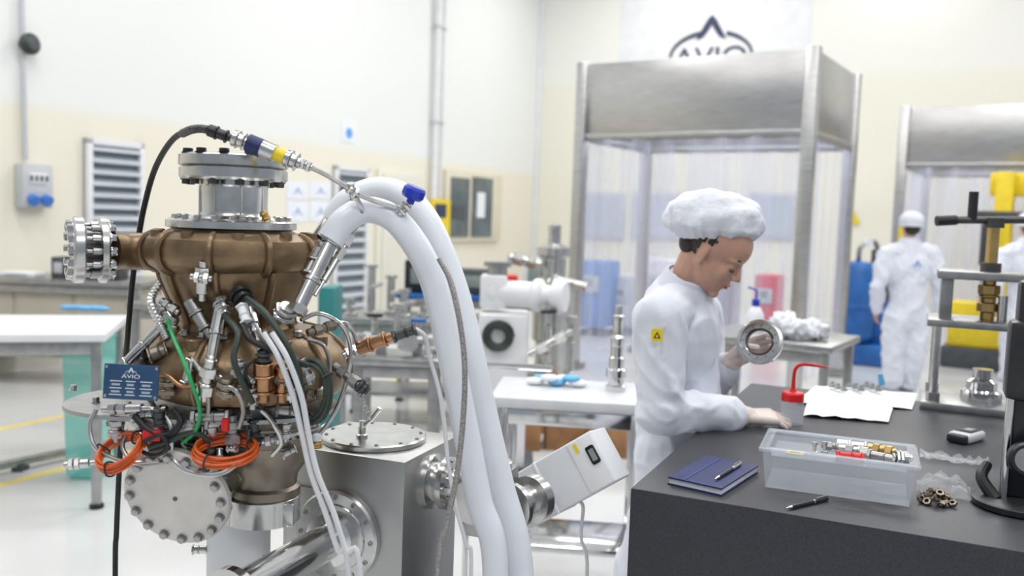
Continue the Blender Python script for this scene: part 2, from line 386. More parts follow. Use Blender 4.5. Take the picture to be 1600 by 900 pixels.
b.obj("panel",t); b=MB(); b.cyl(ce+nL*.005-V((0,0,h*.08)),ce+nL*.012-V((0,0,h*.08)),w*.22,mat("sign_blue",(.12,.38,.8),.5),20); b.obj("symbol",t)
pbi=mat("pale_blue_ink",(.35,.45,.65),.6)
for (x0,y0,x1,y1) in [(448,283,480,312),(484,283,516,312),(448,314,480,346),(484,314,516,346)]:
    b,ce,w,h=wsign(x0,y0,x1,y1,postw)
    t=thing("logo_poster",ce-V((0,0,h/2)),"white poster printed with faint arch emblem","poster","emblem posters on the wall")
    b.obj("sheet",t); b=MB(); emblem(b,facing(ce+nL*.007-V((0,0,h*.2)),nL),h*.42,pbi); b.obj("emblem",t)
b=MB(); wbox(b,588,262,648,560,.05,cream,0,.01); wbox(b,594,270,642,558,.03,mat("door_paint",(.76,.74,.65),.5,0,nz=(3,.03)),.05,.005); b.obj("door_1",kind="structure")
b=MB(); wbox(b,692,264,776,376,.08,mat("window_frame_paint",(.74,.69,.55),.5,0,nz=(3,.03)),0,.01)
wbox(b,698,276,724,370,.02,glassd,.08); wbox(b,732,276,760,370,.02,glassd,.08); b.obj("window_1",kind="structure")
b=MB(); wbox(b,737,300,748,340,.01,printw,.11); b.obj("notice_sheet",None,"white notice sheet on window","paper","wall notices")
b=MB(); wbox(b,697,320,718,342,.01,dgrey,.11); b.obj("notice_sheet",None,"small dark notice on window glass","paper","wall notices")
b=MB(); wbox(b,664,310,692,372,.03,yellow,.1); wbox(b,669,318,686,340,.01,ink,.13); b.obj("warning_sign",None,"yellow warning sign board on wall","sign")
t=thing("wall_lamp",on_back(782,125),"slim white tube lamp fixed on wall","lamp")
a=on_back(752,113,.3); c=on_back(812,133,.3)
b=MB(); b.cyl(a,c,.06,grey,12); b.obj("tube_housing",t)
for k in (.1,.9):
    b=MB(); b.cyl(a.lerp(c,k)-nB*.3,a.lerp(c,k),.02,grey,8); b.obj("bracket",t)
c=on_back(1110,80,.03); M=facing(c,nB)
t=thing("wall_logo",c,"large dark arch emblem with orbit arc and lettering on wall","logo")
sc=abs(on_back(1110,26).z-c.z)
b=MB(); emblem(b,M@Matrix.Translation((0,sc*.34,0))@Matrix.Diagonal((1.25,1,1,1)),sc*.70,ink,arc=False)
emblem(b,M@Matrix.Translation((0,sc*.02,0)),sc*1.22,ink,legs=False,ry=.6,gap=.30); b.obj("emblem",t)
text("lettering","AVIO",sc*.80,M@Matrix.Translation((0,-sc*.43,0)),ink,t,sx=1.15)
c=on_back(1110,60,.005)
b=MB(); b.box(c-V((0,0,sc*.5)),(sc*5.6,.02,sc*4.6),white,RB); b.obj("trim_6",kind="structure")

# ================================================================== CLEAN BOOTHS
w_=V((-.839,.544,0)); s_=V((.544,.839,0)); RBo=Matrix((-w_,s_,V((0,0,1)))).transposed()
ZT=3.13; ZF=2.40
glowm=mat("added_booth_glow",(.86,.89,1),.5,emis=.9)  # emission added to brighten the booth interior
def booth(FR,W,D,label):
    FL=FR+w_*W; BR=FR+s_*D; BL=FL+s_*D; ce=(FR+BL)/2
    t=thing("clean_booth",ce,label,"clean booth","stainless clean booths")
    zc=(ZT+ZF)/2; hh=ZT-ZF
    for p,q,ax in ((FL,FR,0),(BL,BR,0),(FR,BR,1),(FL,BL,1)):
        c=(p+q)/2+V((0,0,zc)); L=(q-p).length
        b=MB(); b.box(c,(L,.03,hh) if ax==0 else (.03,L,hh),brushed,RBo,.004)
        b.box(c-V((0,0,hh/2)),(L,.07,.05) if ax==0 else (.07,L,.05),brushed,RBo,.004); b.obj("fascia_panel",t)
    for p in (FL,FR,BL,BR):
        b=MB(); b.box(p+V((0,0,ZT/2+.03)),(.12,.12,ZT-.02),brushed,RBo,.012); b.box(p+V((0,0,.03)),(.2,.2,.05),steel2,RBo,.005); b.obj("post",t)
    b=MB(); b.box(ce+V((0,0,ZT-.02)),(W,D,.03),white,RBo); b.obj("roof_panel",t)
    b=MB(); b.box(ce+V((0,0,ZF+.12)),(W-.1,D-.1,.03),glowm,RBo); b.obj("filter_ceiling_glow",t)  # ceiling sheet with added glow that lights the inside of the curtains
    for p,q in ((FL,FR),(BL,BR),(FR,BR),(FL,BL)):
        d=(q-p); L=d.length; d=d/L; n=max(3,int(L/.3)); nr=V((-d.y,d.x,0))
        b=MB(); vs=[]
        K=n*8
        for k in range(K+1):
            u=k/K; off=.025*sin(u*n*2*pi)+.012*sin(u*37)
            x=p+d*(.08+u*(L-.16))+nr*off
            vs+=[V((x.x,x.y,ZF)),V((x.x,x.y,.12+.01*sin(k)))]
        fs=[(2*k,2*k+1,2*k+3,2*k+2) for k in range(K)]
        b.add(vs,fs,curt); b.obj("vinyl_curtain",t,sharp=None)
        b=MB(); b.cyl(p+d*.06+V((0,0,ZF-.03)),q-d*.06+V((0,0,ZF-.03)),.018,steel2,8); b.obj("curtain_rail",t)
booth(V((2.59,8.05,0)),2.3,1.6,"stainless framed clean booth with clear vinyl curtains")
booth(V((6.98,10.35,0)),2.4,2.0,"second stainless clean booth with clear strip curtain")
def machine(x,Y,w,d,h,m,label,name="equipment_cabinet"):
    p=A(x,400,Y); t=thing(name,V((p.x,Y,0)),label,"machine")
    b=MB(); b.box(V((p.x,Y,h/2+.06)),(w,d,h-.1),m,RBo,.03); b.obj("cabinet_body",t)
    b=MB(); b.box(V((p.x,Y,.03)),(w*.9,d*.9,.06),dgrey,RBo,.01); b.obj("plinth",t)
    b=MB(); c=V((p.x,Y,h*.7))-s_*(d/2+.012)
    b.box(c,(w*.7,.02,h*.22),grey,RBo,.005); b.box(c-s_*.012+V((0,0,.02)),(w*.3,.01,h*.1),lcd,RBo); b.obj("control_panel",t)
    b=MB(); c=V((p.x,Y,h*.35))-s_*(d/2+.01); b.box(c,(w*.8,.015,h*.35),m,RBo,.006); b.cyl(c-s_*.03+V((0,0,-.1)),c-s_*.03+V((0,0,.1)),.012,steel2,8); b.obj("door",t)
bluep=mat("light_blue_paint",(.10,.26,.62),.4,0,nz=(8,.1))
machine(935,12.2,.45,.5,1.0,bluep,"blue painted equipment cabinet seen through curtains")
machine(985,12.4,.4,.5,.8,grey,"low grey equipment cabinet behind vinyl curtains")
machine(1045,12.2,.6,.6,1.05,white,"white equipment cabinet behind vinyl curtains")
machine(1130,12.2,.4,.5,1.25,steel2,"steel equipment cabinet behind vinyl curtains")
machine(1205,12.0,.3,.4,.9,red,"red equipment cabinet behind clean booth")
pglass=mat("pale_window_glass",(.5,.55,.62),.12)
for i,(x0,x1) in enumerate([(915,975),(990,1060),(1075,1150),(1170,1240)]):
    a=on_back(x0,300);c=on_back(x1,375); ce=(a+c)/2+nB*.04; ww=abs((c-a).dot(eB))
    b=MB(); b.box(ce,(ww,.06,a.z-c.z),grey,RB,.01); b.box(ce+nB*.03,(ww*.85,.03,(a.z-c.z)*.85),pglass,RB); b.obj("window_%d"%(i+2),kind="structure")
p=A(1343,545,10.4); p.z=0; t=thing("compressor_skid",p,"blue compressor unit with tanks beside booth","machine")
b=MB(); c=V((p.x,p.y,0)); b.box(c+V((0,0,.12)),(.66,.5,.24),bluem,RBo,.03); b.obj("skid_base",t)
b=MB(); b.lathe([(0,0),(.17,.02),(.21,.08),(.21,.4),(.22,.41),(.22,.44),(.21,.45),(.21,.85),(.16,.93),(0,.96)],c+V((-.1,-.05,.24)),(0,0,1),bluem,24); b.obj("tank",t)
b=MB(); b.box(c+V((.19,.05,.68)),(.26,.32,.9),bluem,RBo,.04); b.box(c+V((.17,-.13,.85)),(.16,.02,.2),dgrey,RBo,.005); b.lathe([(.0,0),(.1,0),(.1,.2),(0,.22)],c+V((.19,.05,1.12)),(0,0,1),dgrey,18); b.obj("motor_unit",t)
b=MB(); b.tube([c+V((-.1,-.05,1.18)),c+V((-.1,-.1,1.36)),c+V((.08,0,1.42)),c+V((.17,.05,1.3))],.03,steel2,8); b.lathe([(0,0),(.05,0),(.05,.03),(0,.03)],c+V((-.02,-.1,1.4)),(0,-1,0),printw,14); b.obj("pipe",t)
c=V((5.74,10.2,0)); t=thing("yellow_hydraulic_press",c,"yellow painted hydraulic press frame with column","machine")
b=MB(); b.box(c+V((.0,0,.50)),(1.3,.45,.52),yellow,RBo,.03); b.box(c+V((0,0,.12)),(1.4,.6,.24),dgrey,RBo,.02); b.obj("base",t)
b=MB()
for k in (-.2,.14,.48): b.box(c+V((k,0,1.45)),(.18,.35,1.6),yellow,RBo,.02)
b.box(c+V((.14,0,2.12)),(.9,.38,.26),yellow,RBo,.02); b.box(c+V((.14,0,1.35)),(.9,.30,.12),yellow,RBo,.02); b.obj("column",t)
b=MB(); b.cyl(c+V((-.42,-.1,1.2)),c+V((-.42,-.1,1.7)),.07,darksteel,16); b.cyl(c+V((-.42,-.1,.7)),c+V((-.42,-.1,1.2)),.045,chrome,16); b.box(c+V((-.28,-.05,1.75)),(.5,.2,.12),darksteel,RBo,.01); b.obj("ram",t)
b=MB(); b.box(c+V((-.05,-.26,.5)),(.35,.02,.25),dgrey,RBo,.01); b.obj("control_panel",t)
p=G(1394,560); t=thing("yellow_bollard_post",p,"thin yellow guard post beside booth","post")
b=MB(); b.cyl(p,p+V((0,0,1.6)),.03,yellow,14); b.obj("pole",t); b=MB(); b.cyl(p,p+V((0,0,.03)),.12,darksteel,14); b.obj("base_plate",t)
c=on_back(1330,338,.03); b=MB(); M=facing(c,nB); b.prism([(-.16,-.13),(.16,-.13),(0,.16)],.01,yellow,M); b.prism([(-.03,-.08),(.03,-.08),(.02,.06),(-.02,.06)],.015,ink,M); b.obj("warning_triangle",None,"yellow triangular hazard sign on wall","sign")

# ================================================================== TABLES AND CLUTTER
def table(cx_,cy_,w,d,h,R,label,topm=white,legm=steel2,shelf=True,group="steel worktables"):
    c=V((cx_,cy_,0)); t=thing("worktable",c,label,"table",group)
    b=MB(); b.box(c+V((0,0,h-.02)),(w,d,.04),topm,R,.006); b.obj("tabletop",t)
    for sx in (-1,1):
        for sy in (-1,1):
            o=R@V((sx*(w/2-.05),sy*(d/2-.05),0)); b=MB(); b.box(c+o+V((0,0,(h-.04)/2)),(.045,.045,h-.04),legm,R,.004); b.cyl(c+o,c+o+V((0,0,.02)),.035,black,12); b.obj("leg",t)
    for sy in (-1,1):
        b=MB(); b.box(c+R@V((0,sy*(d/2-.05),0))+V((0,0,h-.08)),(w-.1,.03,.06),legm,R,.003); b.obj("apron_rail",t)
    if shelf:
        b=MB(); b.box(c+V((0,0,.25)),(w-.1,d-.12,.025),legm,R,.003); b.obj("lower_shelf",t)
    return t
I3=Matrix.Identity(3)
p=G(165,522,.9); RT1=Matrix.Rotation(radians(16),3,'Z'); tc1=p+RT1@V((-.85,.42,0))
table(tc1.x,tc1.y,1.7,.84,.9,RT1,"white topped steel worktable with bare top",shelf=False)
c=A(140,600,5.0); c.z=0; t=thing("teal_plastic_bin",c,"tall translucent teal plastic bin standing on floor","bin")
b=MB(); wq=.105
b.add([c+V((sx*wq*k,sy*wq*k,z)) for z,k in ((.02,.85),(.80,1)) for sx,sy in ((-1,-1),(1,-1),(1,1),(-1,1))],[(0,1,2,3),(0,1,5,4),(1,2,6,5),(2,3,7,6),(3,0,4,7)],teal); b.obj("bin_body",t)
tr=mat("teal_rim",(.2,.65,.58),.4)
b=MB(); b.tube([c+V((sx*wq,sy*wq,.80)) for sx,sy in ((-1,-1),(1,-1),(1,1),(-1,1))],.008,tr,8,1,True); b.obj("rim",t)
b=MB(); b.box(c+V((0,0,.01)),(.15,.15,.02),tr); b.obj("base",t)
p=G(60,437,.9); tt=table(p.x,p.y+.4,1.7,.8,.9,I3,"far steel worktable holding boxes and papers",steel2)
beige=mat("beige_cabinet_paint",(.55,.50,.42),.5,0,nz=(4,.05))
b=MB(); b.box(V((p.x,p.y+.42,.58)),(1.5,.62,.5),beige,I3,.01)
for k in (-1,0,1): b.box(V((p.x+.5*k,p.y+.105,.58)),(.46,.015,.44),beige,I3,.004)
b.obj("drawer_cabinet",tt)
tp=V((p.x,p.y+.4,.9))
for k,(dx,w,h,m) in enumerate([(-.3,.3,.04,printw),(.28,.18,.16,dgrey),(.5,.16,.12,darksteel),(.06,.12,.18,dgrey)]):
    b=MB(); q=tp+V((dx,-.1,h/2)); b.box(q,(w,.2,h),m,I3,.008); b.box(q+V((0,-.1,0)),(w*.6,.01,h*.5),grey,I3,.002)
    b.obj("equipment_case",None,"small dark instrument case on steel worktable" if m!=printw else "flat white document box on steel worktable","case","cases on the far worktable")
p=V((G(225,500,.9).x-.05,6.1,0)); table(p.x,p.y+.3,1.0,.7,.88,I3,"steel worktable carrying blue tray",steel2)
b=MB(); q=V((p.x+.1,p.y+.2,.88)); b.box(q+V((0,0,.02)),(.5,.35,.04),bluem,I3,.01); b.box(q+V((0,0,.036)),(.46,.31,.02),bluelite,I3,.005); b.obj("blue_tray",None,"flat blue tray lying on steel worktable","tray")
b=MB(); q=G(158,487,.9)+V((-.1,.0,0)); 
for k in range(5): b.sph(q+V((.05*k-.1,.02*(k%2),.018)),(.05,.03,.018),gloveb,seg=10,ring=6)
b.obj("blue_gloves",None,"crumpled blue nitrile gloves on white table","gloves")
b=MB(); a=G(0,728,.05); c=G(148,697,.05); b.box((a+c)/2,((c-a).length+2,.05,.04),steel2,Matrix.Rotation(math.atan2((c-a).y,(c-a).x),3,'Z'),.004)
b.box(a.lerp(c,.2)-V((0,0,.03)),(.06,.08,.04),dgrey); b.box(a.lerp(c,.9)-V((0,0,.03)),(.06,.08,.04),dgrey); b.obj("floor_rail",None,"grey steel rail lying on floor","rail")

p=A(885,610,3.65); tz=.86
Rt=Matrix.Rotation(radians(-6),3,'Z')
topg=mat("scuffed_white_top",(.66,.68,.70),.35,0,nz=(6,.1))
table(p.x+.02,3.6,.62,.46,tz,Rt,"white topped steel trolley table with chrome frame",topg,chrome)
q=V((p.x+.02,3.6,0))
t=thing("trolley_push_handle",q+V((-.4,-.2,0)),"bent chrome tube guard rail beside trolley","rail")
b=MB(); b.tube([q+V((-.40,-.3,.0)),q+V((-.40,-.3,.9)),q+V((-.37,-.3,.99)),q+V((-.24,-.31,1.0)),q+V((-.1,-.33,1.0))],.012,chrome,10,6); b.obj("tube",t)
p=A(962,598,3.62); t=thing("steel_spindle_tool",V((p.x,3.62,tz)),"tall stepped steel spindle standing upright on trolley","tool")
b=MB(); u=.0026
b.lathe([(0,0),(16*u,0),(16*u,8*u),(13*u,10*u),(13*u,20*u),(16*u,22*u),(16*u,34*u),(12*u,36*u),(12*u,52*u),(10*u,54*u),(10*u,70*u)],V((p.x,3.62,tz)),(0,0,1),chrome,24); b.obj("lower_barrel",t)
b=MB(); b.lathe([(10*u,70*u),(11*u,72*u),(11*u,84*u),(8*u,88*u),(8*u,108*u),(9*u,110*u),(9*u,118*u),(6*u,120*u),(6*u,134*u),(0,135*u)],V((p.x,3.62,tz)),(0,0,1),steel,20); b.obj("upper_stem",t)
b=MB(); q=A(870,582,3.68); q.z=tz
for k in range(7): b.sph(q+V((.03*k-.09,.03*sin(k*2),.016+.01*(k%3))),(.04,.028,.016),gloveb if k%2 else printw,seg=10,ring=6)
b.obj("nitrile_gloves",None,"crumpled blue and white gloves on trolley top","gloves")
tape=mat("packing_tape",(.5,.34,.18),.3)
for (x,Yb,dx,h) in [(812,6.0,.25,.2),(880,6.05,.26,.26),(948,5.9,.25,.22),(1015,6.0,.26,.18),(850,6.5,.3,.36),(930,6.5,.3,.3)]:
    p=A(x,700,Yb); b=MB(); c=V((p.x,p.y,h/2)); Rz=Matrix.Rotation(.08*sin(x),3,'Z'); b.box(c,(dx,.26,h),card,Rz,.004)
    b.box(c+V((0,0,h/2+.002)),(dx*.15,.262,.003),tape,Rz)
    b.obj("cardboard_box",None,"brown cardboard box taped shut on floor","box","cardboard boxes on the floor")
p=A(815,455,5.4); X=p.x; t=thing("white_vacuum_pump",V((X,5.4,0)),"white painted pump machine with round end flanges","pump")
b=MB(); b.lathe([(0,0),(.09,0),(.10,.02),(.10,.06),(.08,.08),(.08,.28),(.10,.30),(.10,.34),(.065,.36),(.065,.42),(.105,.42),(.105,.47),(.09,.49),(.0,.49)],V((X-.20,5.45,1.09)),(1,-.35,0),white,28); b.obj("pump_body",t)
b=MB(); b.box(V((X-.1,5.45,.5)),(.3,.35,.95),white,I3,.02); b.box(V((X-.1,5.45,.03)),(.42,.45,.06),dgrey,I3,.01); b.obj("pedestal",t)
b=MB(); b.box(V((X-.17,5.45,1.1)),(.16,.2,.2),white,I3,.015); b.lathe([(.06,0),(.06,.07),(.085,.07),(.085,.10),(0,.10)],V((X-.15,5.45,1.18)),(0,0,1),steel2,24); b.obj("inlet_flange",t)
b=MB(); b.tube([V((X-.13,5.25,.85))+V(((.085-.0008*a)*cos(a),-.01*sin(a*.7),(.085-.0008*a)*sin(a))) for a in [k*.5 for k in range(80)]],.014,dkgreen,8,2); b.obj("coiled_cable",t)
b=MB(); b.fit(V((X+.05,5.2,.75)),V((X+.3,5.2,.9)),.03,0); b.obj("valve",t)
b=MB(); b.fit(V((X+.3,5.3,.6)),V((X+.3,5.3,.98)),.035,1); b.obj("valve",t)
b=MB(); b.fit(V((X+.16,5.22,.66)),V((X+.16,5.22,1.0)),.028,3); b.lathe([(0,0),(.05,0),(.05,.015),(0,.02)],V((X+.16,5.22,1.0)),(0,0,1),blackp,14); b.obj("valve",t)
p=A(862,480,6.9); t=thing("steel_filter_vessel",V((p.x,6.9,0)),"stainless cylindrical vessel with pipe fittings","vessel")
b=MB(); b.lathe([(0,.0),(.12,.0),(.12,.6),(.15,.62),(.15,1.0),(.18,1.0),(.18,1.05),(.1,1.1),(.1,1.25),(.13,1.27),(.13,1.33),(.05,1.36),(.05,1.5),(0,1.52)],V((p.x,6.9,0)),(0,0,1),steel,24); b.obj("vessel_body",t)
b=MB(); b.fit(V((p.x-.1,6.8,1.2)),V((p.x-.35,6.75,1.25)),.05,0); b.obj("side_fitting",t)
b=MB(); b.fit(V((p.x,6.75,1.1)),V((p.x+.25,6.7,1.05)),.04,1); b.obj("side_fitting",t)
p=A(625,520,4.9); cm=V((p.x,4.9,0)); table(cm.x,cm.y,.5,.4,.78,I3,"small steel cart carrying valve manifold",steel2,steel2)
t=thing("valve_manifold",cm+V((0,0,.78)),"stainless valve manifold with flanges and hand valves","manifold")
b=MB(); o=cm+V((-.2,0,.86)); b.fit(o,o+V((.4,0,0)),.035,1); b.box(cm+V((-.1,0,.806)),(.05,.08,.05),steel2); b.box(cm+V((.1,0,.806)),(.05,.08,.05),steel2); b.obj("header_pipe",t)
for k,(dx,hh_) in enumerate(((-.14,.1),(-.02,.16),(.10,.08))):
    b=MB(); o=cm+V((dx,0,.88)); b.fit(o,o+V((0,0,hh_)),.022,k%4); b.lathe([(0,0),(.045,0),(.045,.018),(0,.02)],o+V((0,0,hh_)),(0,0,1),[blackp,steel,bluem][k],16); b.obj("hand_valve",t)
b=MB(); o=cm+V((.05,-.05,.86)); b.lathe([(0,0),(.055,0),(.055,.015),(.03,.02),(.03,.08),(.05,.082),(.05,.095),(0,.097)],o,(.2,-1,0),steel,24); b.obj("end_flange",t)
for (dx,dy,hh_) in ((-.2,-.13,.1),(.2,.1,.16),(.17,-.13,.09)):
    b=MB(); q=cm+V((dx,dy,.78)); b.lathe([(0,0),(.035,0),(.035,.015),(.02,.02),(.02,hh_),(.032,hh_+.005),(.032,hh_+.02),(0,hh_+.02)],q,(0,0,1),steel,14); b.fit(q+V((0,-.01,hh_*.6)),q+V((.05,-.03,hh_*.65)),.012,0); b.obj("pipe_fitting",None,"stainless flanged pipe fitting on cart","fitting","pipe fittings on the worktable")
p=A(640,480,6.5); table(p.x,6.6,1.0,.6,.8,I3,"steel worktable covered with pipe fittings",steel2)
for k in range(7):
    q=V((p.x-.42+.13*k,6.45+.1*(k%3),.8)); b=MB(); hh=.1+.08*((k*7)%4)
    b.lathe([(0,0),(.05,0),(.05,.02),(.03,.03),(.03,hh),(.045,hh+.01),(.045,hh+.03),(0,hh+.03)],q,(0,0,1),steel,14); b.fit(q+V((0,-.02,hh*.6)),q+V((.09,-.05,hh*.7)),.018,0)
    b.obj("pipe_fitting",None,"stainless flanged pipe fitting on worktable","fitting","pipe fittings on the worktable")
p=A(745,420,7.6); table(p.x,7.6,1.3,.6,.9,I3,"worktable with instruments and dark monitor",bluem)
for (dx,w,h,m) in [(-.42,.33,.26,blackp),(-.03,.28,.2,dgrey),(.25,.2,.16,red),(.5,.2,.3,white)]:
    q=V((p.x+dx,7.5,.9)); b=MB(); b.box(q+V((0,0,h/2+.01)),(w,.25,h),m,I3,.01); b.box(q+V((0,-.13,h*.55)),(w*.7,.01,h*.5),lcd,I3,.003); b.box(q+V((0,0,.01)),(w*.7,.2,.02),black); b.obj("bench_instrument",None,"boxy electronic instrument on worktable","instrument","instruments on the worktable")
b=MB(); p=A(517,450,5.7); c=V((p.x,5.7,.3)); b.box(c+V((0,0,.25)),(.1,.3,1.05),mat("teal_paint",(.03,.22,.22),.4),I3,.01); b.box(c+V((0,-.16,.3)),(.07,.01,.6),grey,I3,.002); b.box(V((p.x,5.7,.02)),(.16,.34,.06),dgrey); b.obj("teal_cabinet",None,"narrow dark teal cabinet standing on floor","cabinet")
p=G(1245,535,.9); Rq=RBo; table(p.x+.0,p.y+.35,.8,.7,.9,Rq,"steel worktable with white cloth beside booth",steel2)
q=V((p.x-.03,p.y+.2,.9))
t=thing("wash_bottle",q+V((-.16,0,0)),"white squeeze bottle with bright blue cap","bottle"); q2=q+V((-.16,0,0))
b=MB(); b.lathe([(0,0),(.045,0),(.05,.01),(.05,.13),(.03,.17),(.02,.18)],q2,(0,0,1),printw,20); b.obj("bottle_body",t)
b=MB(); b.lathe([(.022,0),(.024,.04),(.0,.045)],q2+V((0,0,.18)),(0,0,1),blue,16); b.tube([q2+V((0,0,.22)),q2+V((0,0,.27)),q2+V((-.05,0,.29))],.006,blue,8); b.obj("cap",t)
b=MB(); b.sph(q+V((.07,0,.04)),(.14,.1,.05),paper,seg=20); b.sph(q+V((.0,-.02,.07)),(.08,.06,.06),paper); b.sph(q+V((.16,-.03,.05)),(.08,.06,.04),paper)
me=fuse(b,.012,1); creases(me,.03,14,3,1.2)
for v in me.vertices: v.co.z=max(v.co.z,.901)
me.materials.append(paper); c=center(me); place(me,"cleaning_cloth",c+V((.02,0,0)),None,"crumpled white cleaning cloth on steel table","cloth",sharp=None)

# ================================================================== GRANITE BENCH
ub=V((.91,-.415,0)); vb=V((.415,.91,0)); C0=V((.26,1.82,0)); RBn=Matrix((ub,vb,V((0,0,1)))).transposed()
BZ=1.0; LBn=1.75; DBn=1.42
t=thing("granite_bench",C0+ub*LBn/2+vb*DBn/2,"large matte black granite inspection bench","bench")
b=MB(); b.box(C0+ub*LBn/2+vb*DBn/2+V((0,0,BZ-.2)),(LBn,DBn,.4),granite,RBn,.004); b.obj("granite_slab",t)
for k in (.18,.82):
    b=MB(); b.box(C0+ub*LBn*k+vb*DBn/2+V((0,0,.3)),(.25,DBn*.8,.6),dgrey,RBn,.01); b.obj("support_pedestal",t)
def onb(px,py,z=BZ): return G(px,py,z)
pts=[onb(1043,757),onb(1103,722),onb(1184,739),onb(1127,776)]
t=thing("notebook",onb(1113,748),"navy blue hardcover notebook with elastic band","notebook")
b=MB(); b.quad(pts,BZ,BZ+.003,navy); b.quad(pts,BZ+.014,BZ+.017,navy); b.obj("cover",t)
cc=sum(pts,V())/4; b=MB(); b.quad([cc+(p-cc)*.965 for p in pts],BZ+.003,BZ+.014,printw); b.obj("page_block",t)
a=pts[0].lerp(pts[3],.3); c=pts[1].lerp(pts[2],.3); d=(pts[3]-pts[0]).normalized()*.002
b=MB(); b.quad([a-d,c-d,c+d,a+d],BZ+.017,BZ+.018,mat("blue_elastic",(.03,.06,.24),.6)); b.obj("elastic_band",t)
def pen(a,c,label,z):
    a=V((a.x,a.y,z+.005));c=V((c.x,c.y,z+.005)); t=thing("ballpoint_pen",a,label,"pen","pens on the bench")
    b=MB(); b.cyl(a.lerp(c,.12),a.lerp(c,.62),.0042,blackp,12); b.cyl(a.lerp(c,.66),a.lerp(c,.97),.0042,steel if z>BZ+.01 else blackp,12); b.cyl(a.lerp(c,.62),a.lerp(c,.66),.0046,steel,12); b.obj("barrel",t)
    b=MB(); b.cyl(a,a.lerp(c,.12),.0008,steel,10,r2=.004); b.obj("tip",t)
    b=MB(); b.box(a.lerp(c,.85)+V((0,0,.006)),((c-a).length*.25,.003,.001),steel,Matrix.Rotation(math.atan2((c-a).y,(c-a).x),3,'Z')); b.cyl(a.lerp(c,.97),c,.002,steel,8); b.obj("clip",t)
pen(onb(1117,752,BZ+.017),onb(1158,727,BZ+.017),"silver and black ballpoint pen resting on notebook",BZ+.017)
pen(onb(1228,798),onb(1294,782),"black ballpoint pen lying on granite bench",BZ)
fl=onb(1192,762); frr=onb(1424,794); du=(frr-fl); Wb=du.length; du.normalize(); dv=V((-du.y,du.x,0)); Db=.175; hb=.088
t=thing("plastic_container",fl+du*Wb/2+dv*Db/2,"translucent plastic storage container with rimmed tray lid","container")
def rect(o,w,d,z,ex): 
    return [o-du*ex-dv*ex+V((0,0,z)),o+du*(w+ex)-dv*ex+V((0,0,z)),o+du*(w+ex)+dv*(d+ex)+V((0,0,z)),o-du*ex+dv*(d+ex)+V((0,0,z))]
b=MB(); lo=rect(fl,Wb,Db,.001,-.004); hi=rect(fl,Wb,Db,hb-.012,.004)
b.add(lo+hi,[(0,1,2,3),(0,1,5,4),(1,2,6,5),(2,3,7,6),(3,0,4,7)],plast); b.obj("container_body",t)
b=MB(); b.tube(rect(fl,Wb,Db,hb-.004,.01),.0045,plast,8,1,True); r1=rect(fl,Wb,Db,hb-.001,.012); r2=rect(fl,Wb,Db,hb-.001,-.008); r3=rect(fl,Wb,Db,hb-.02,-.012)
b.add(r1+r2+r3,[(0,1,5,4),(1,2,6,5),(2,3,7,6),(3,0,4,7),(4,5,9,8),(5,6,10,9),(6,7,11,10),(7,4,8,11),(8,9,10,11)],plast); b.obj("tray_lid",t)
def ontray(u,v): return fl+du*(Wb*u)+dv*(Db*v)+V((0,0,hb-.02))
def smallfit(u,v,ang,L,r,style,m,label,extra=None):
    c=ontray(u,v)+V((0,0,r*1.12)); d=du*cos(ang)+dv*sin(ang); b=MB(); b.fit(c-d*L/2,c+d*L/2,r,style,m)
    b.obj("pipe_connector",None,label,"fitting","connectors in the plastic tray")
smallfit(.62,.55,-.15,.07,.011,0,steel,"steel threaded connector lying in plastic tray")
smallfit(.58,.25,.1,.055,.010,1,red,"red capped connector lying in plastic tray")
smallfit(.80,.72,-.3,.06,.012,0,brass,"brass threaded connector lying in plastic tray")
smallfit(.80,.38,-.4,.06,.011,1,steel2,"steel elbow connector lying in plastic tray")
smallfit(.93,.35,.3,.04,.015,3,steel,"short wide steel connector in plastic tray")
smallfit(.46,.7,.2,.05,.009,0,steel2,"slim steel connector in plastic tray")
smallfit(.62,.85,0,.08,.01,2,steel,"long steel connector in plastic tray")
for (u,v) in ((.33,.45),(.4,.55)):
    c=ontray(u,v); b=MB(); b.lathe([(0,0),(.008,0),(.008,.004),(.004,.005),(.004,.018),(.006,.019),(.006,.024),(0,.024)],c,(0,0,1),steel,12); b.obj("small_bolt",None,"small upright steel bolt in plastic tray","bolt","bolts in the plastic tray")
b=MB(); c=ontray(.2,.3); b.box(c+V((0,0,.002)),(.035,.03,.003),yellow,RBn,.001); b.box(c+V((0,0,.0036)),(.02,.012,.0006),ink,RBn); b.obj("yellow_label",None,"small yellow label card in plastic tray","label")
nb=onb(1462,786)
nutm=mat("tarnished_nut",(.30,.25,.2),.35,1,nz=(60,.3)); nm=MB(); nm.lathe([(.0045,0),(.0085,0),(.009,.001),(.009,.006),(.0085,.007),(.0045,.007),(.0045,0)],(0,0,0),(0,0,1),nutm,6,caps=False)
for k in range(20):
    b=MB(); a=k*2.4; rr=.006*math.sqrt(k)*1.3; c=V((nb.x+rr*cos(a),nb.y+rr*sin(a),BZ+.005+(.009 if k<9 else 0)+(.008 if k<3 else 0)))
    b.add(nm.v,nm.f,nutm,fr(c,(sin(k*3)*.8,cos(k*5)*.8,1))); b.obj("hex_nut",None,"tarnished steel hex nut piled in clear bag","nut","hex nuts piled in a bag")
def sheet(c,w,d,fz,m,n=16):
    b=MB(); vs=[]
    for i in range(n):
        for j in range(n):
            u=(i/(n-1)-.5); v=(j/(n-1)-.5); vs.append(V((c.x,c.y,BZ+fz(u,v)))+ub*u*w+vb*v*d)
    b.add(vs,[(i*n+j,(i+1)*n+j,(i+1)*n+j+1,i*n+j+1) for i in range(n-1) for j in range(n-1)],m); return b
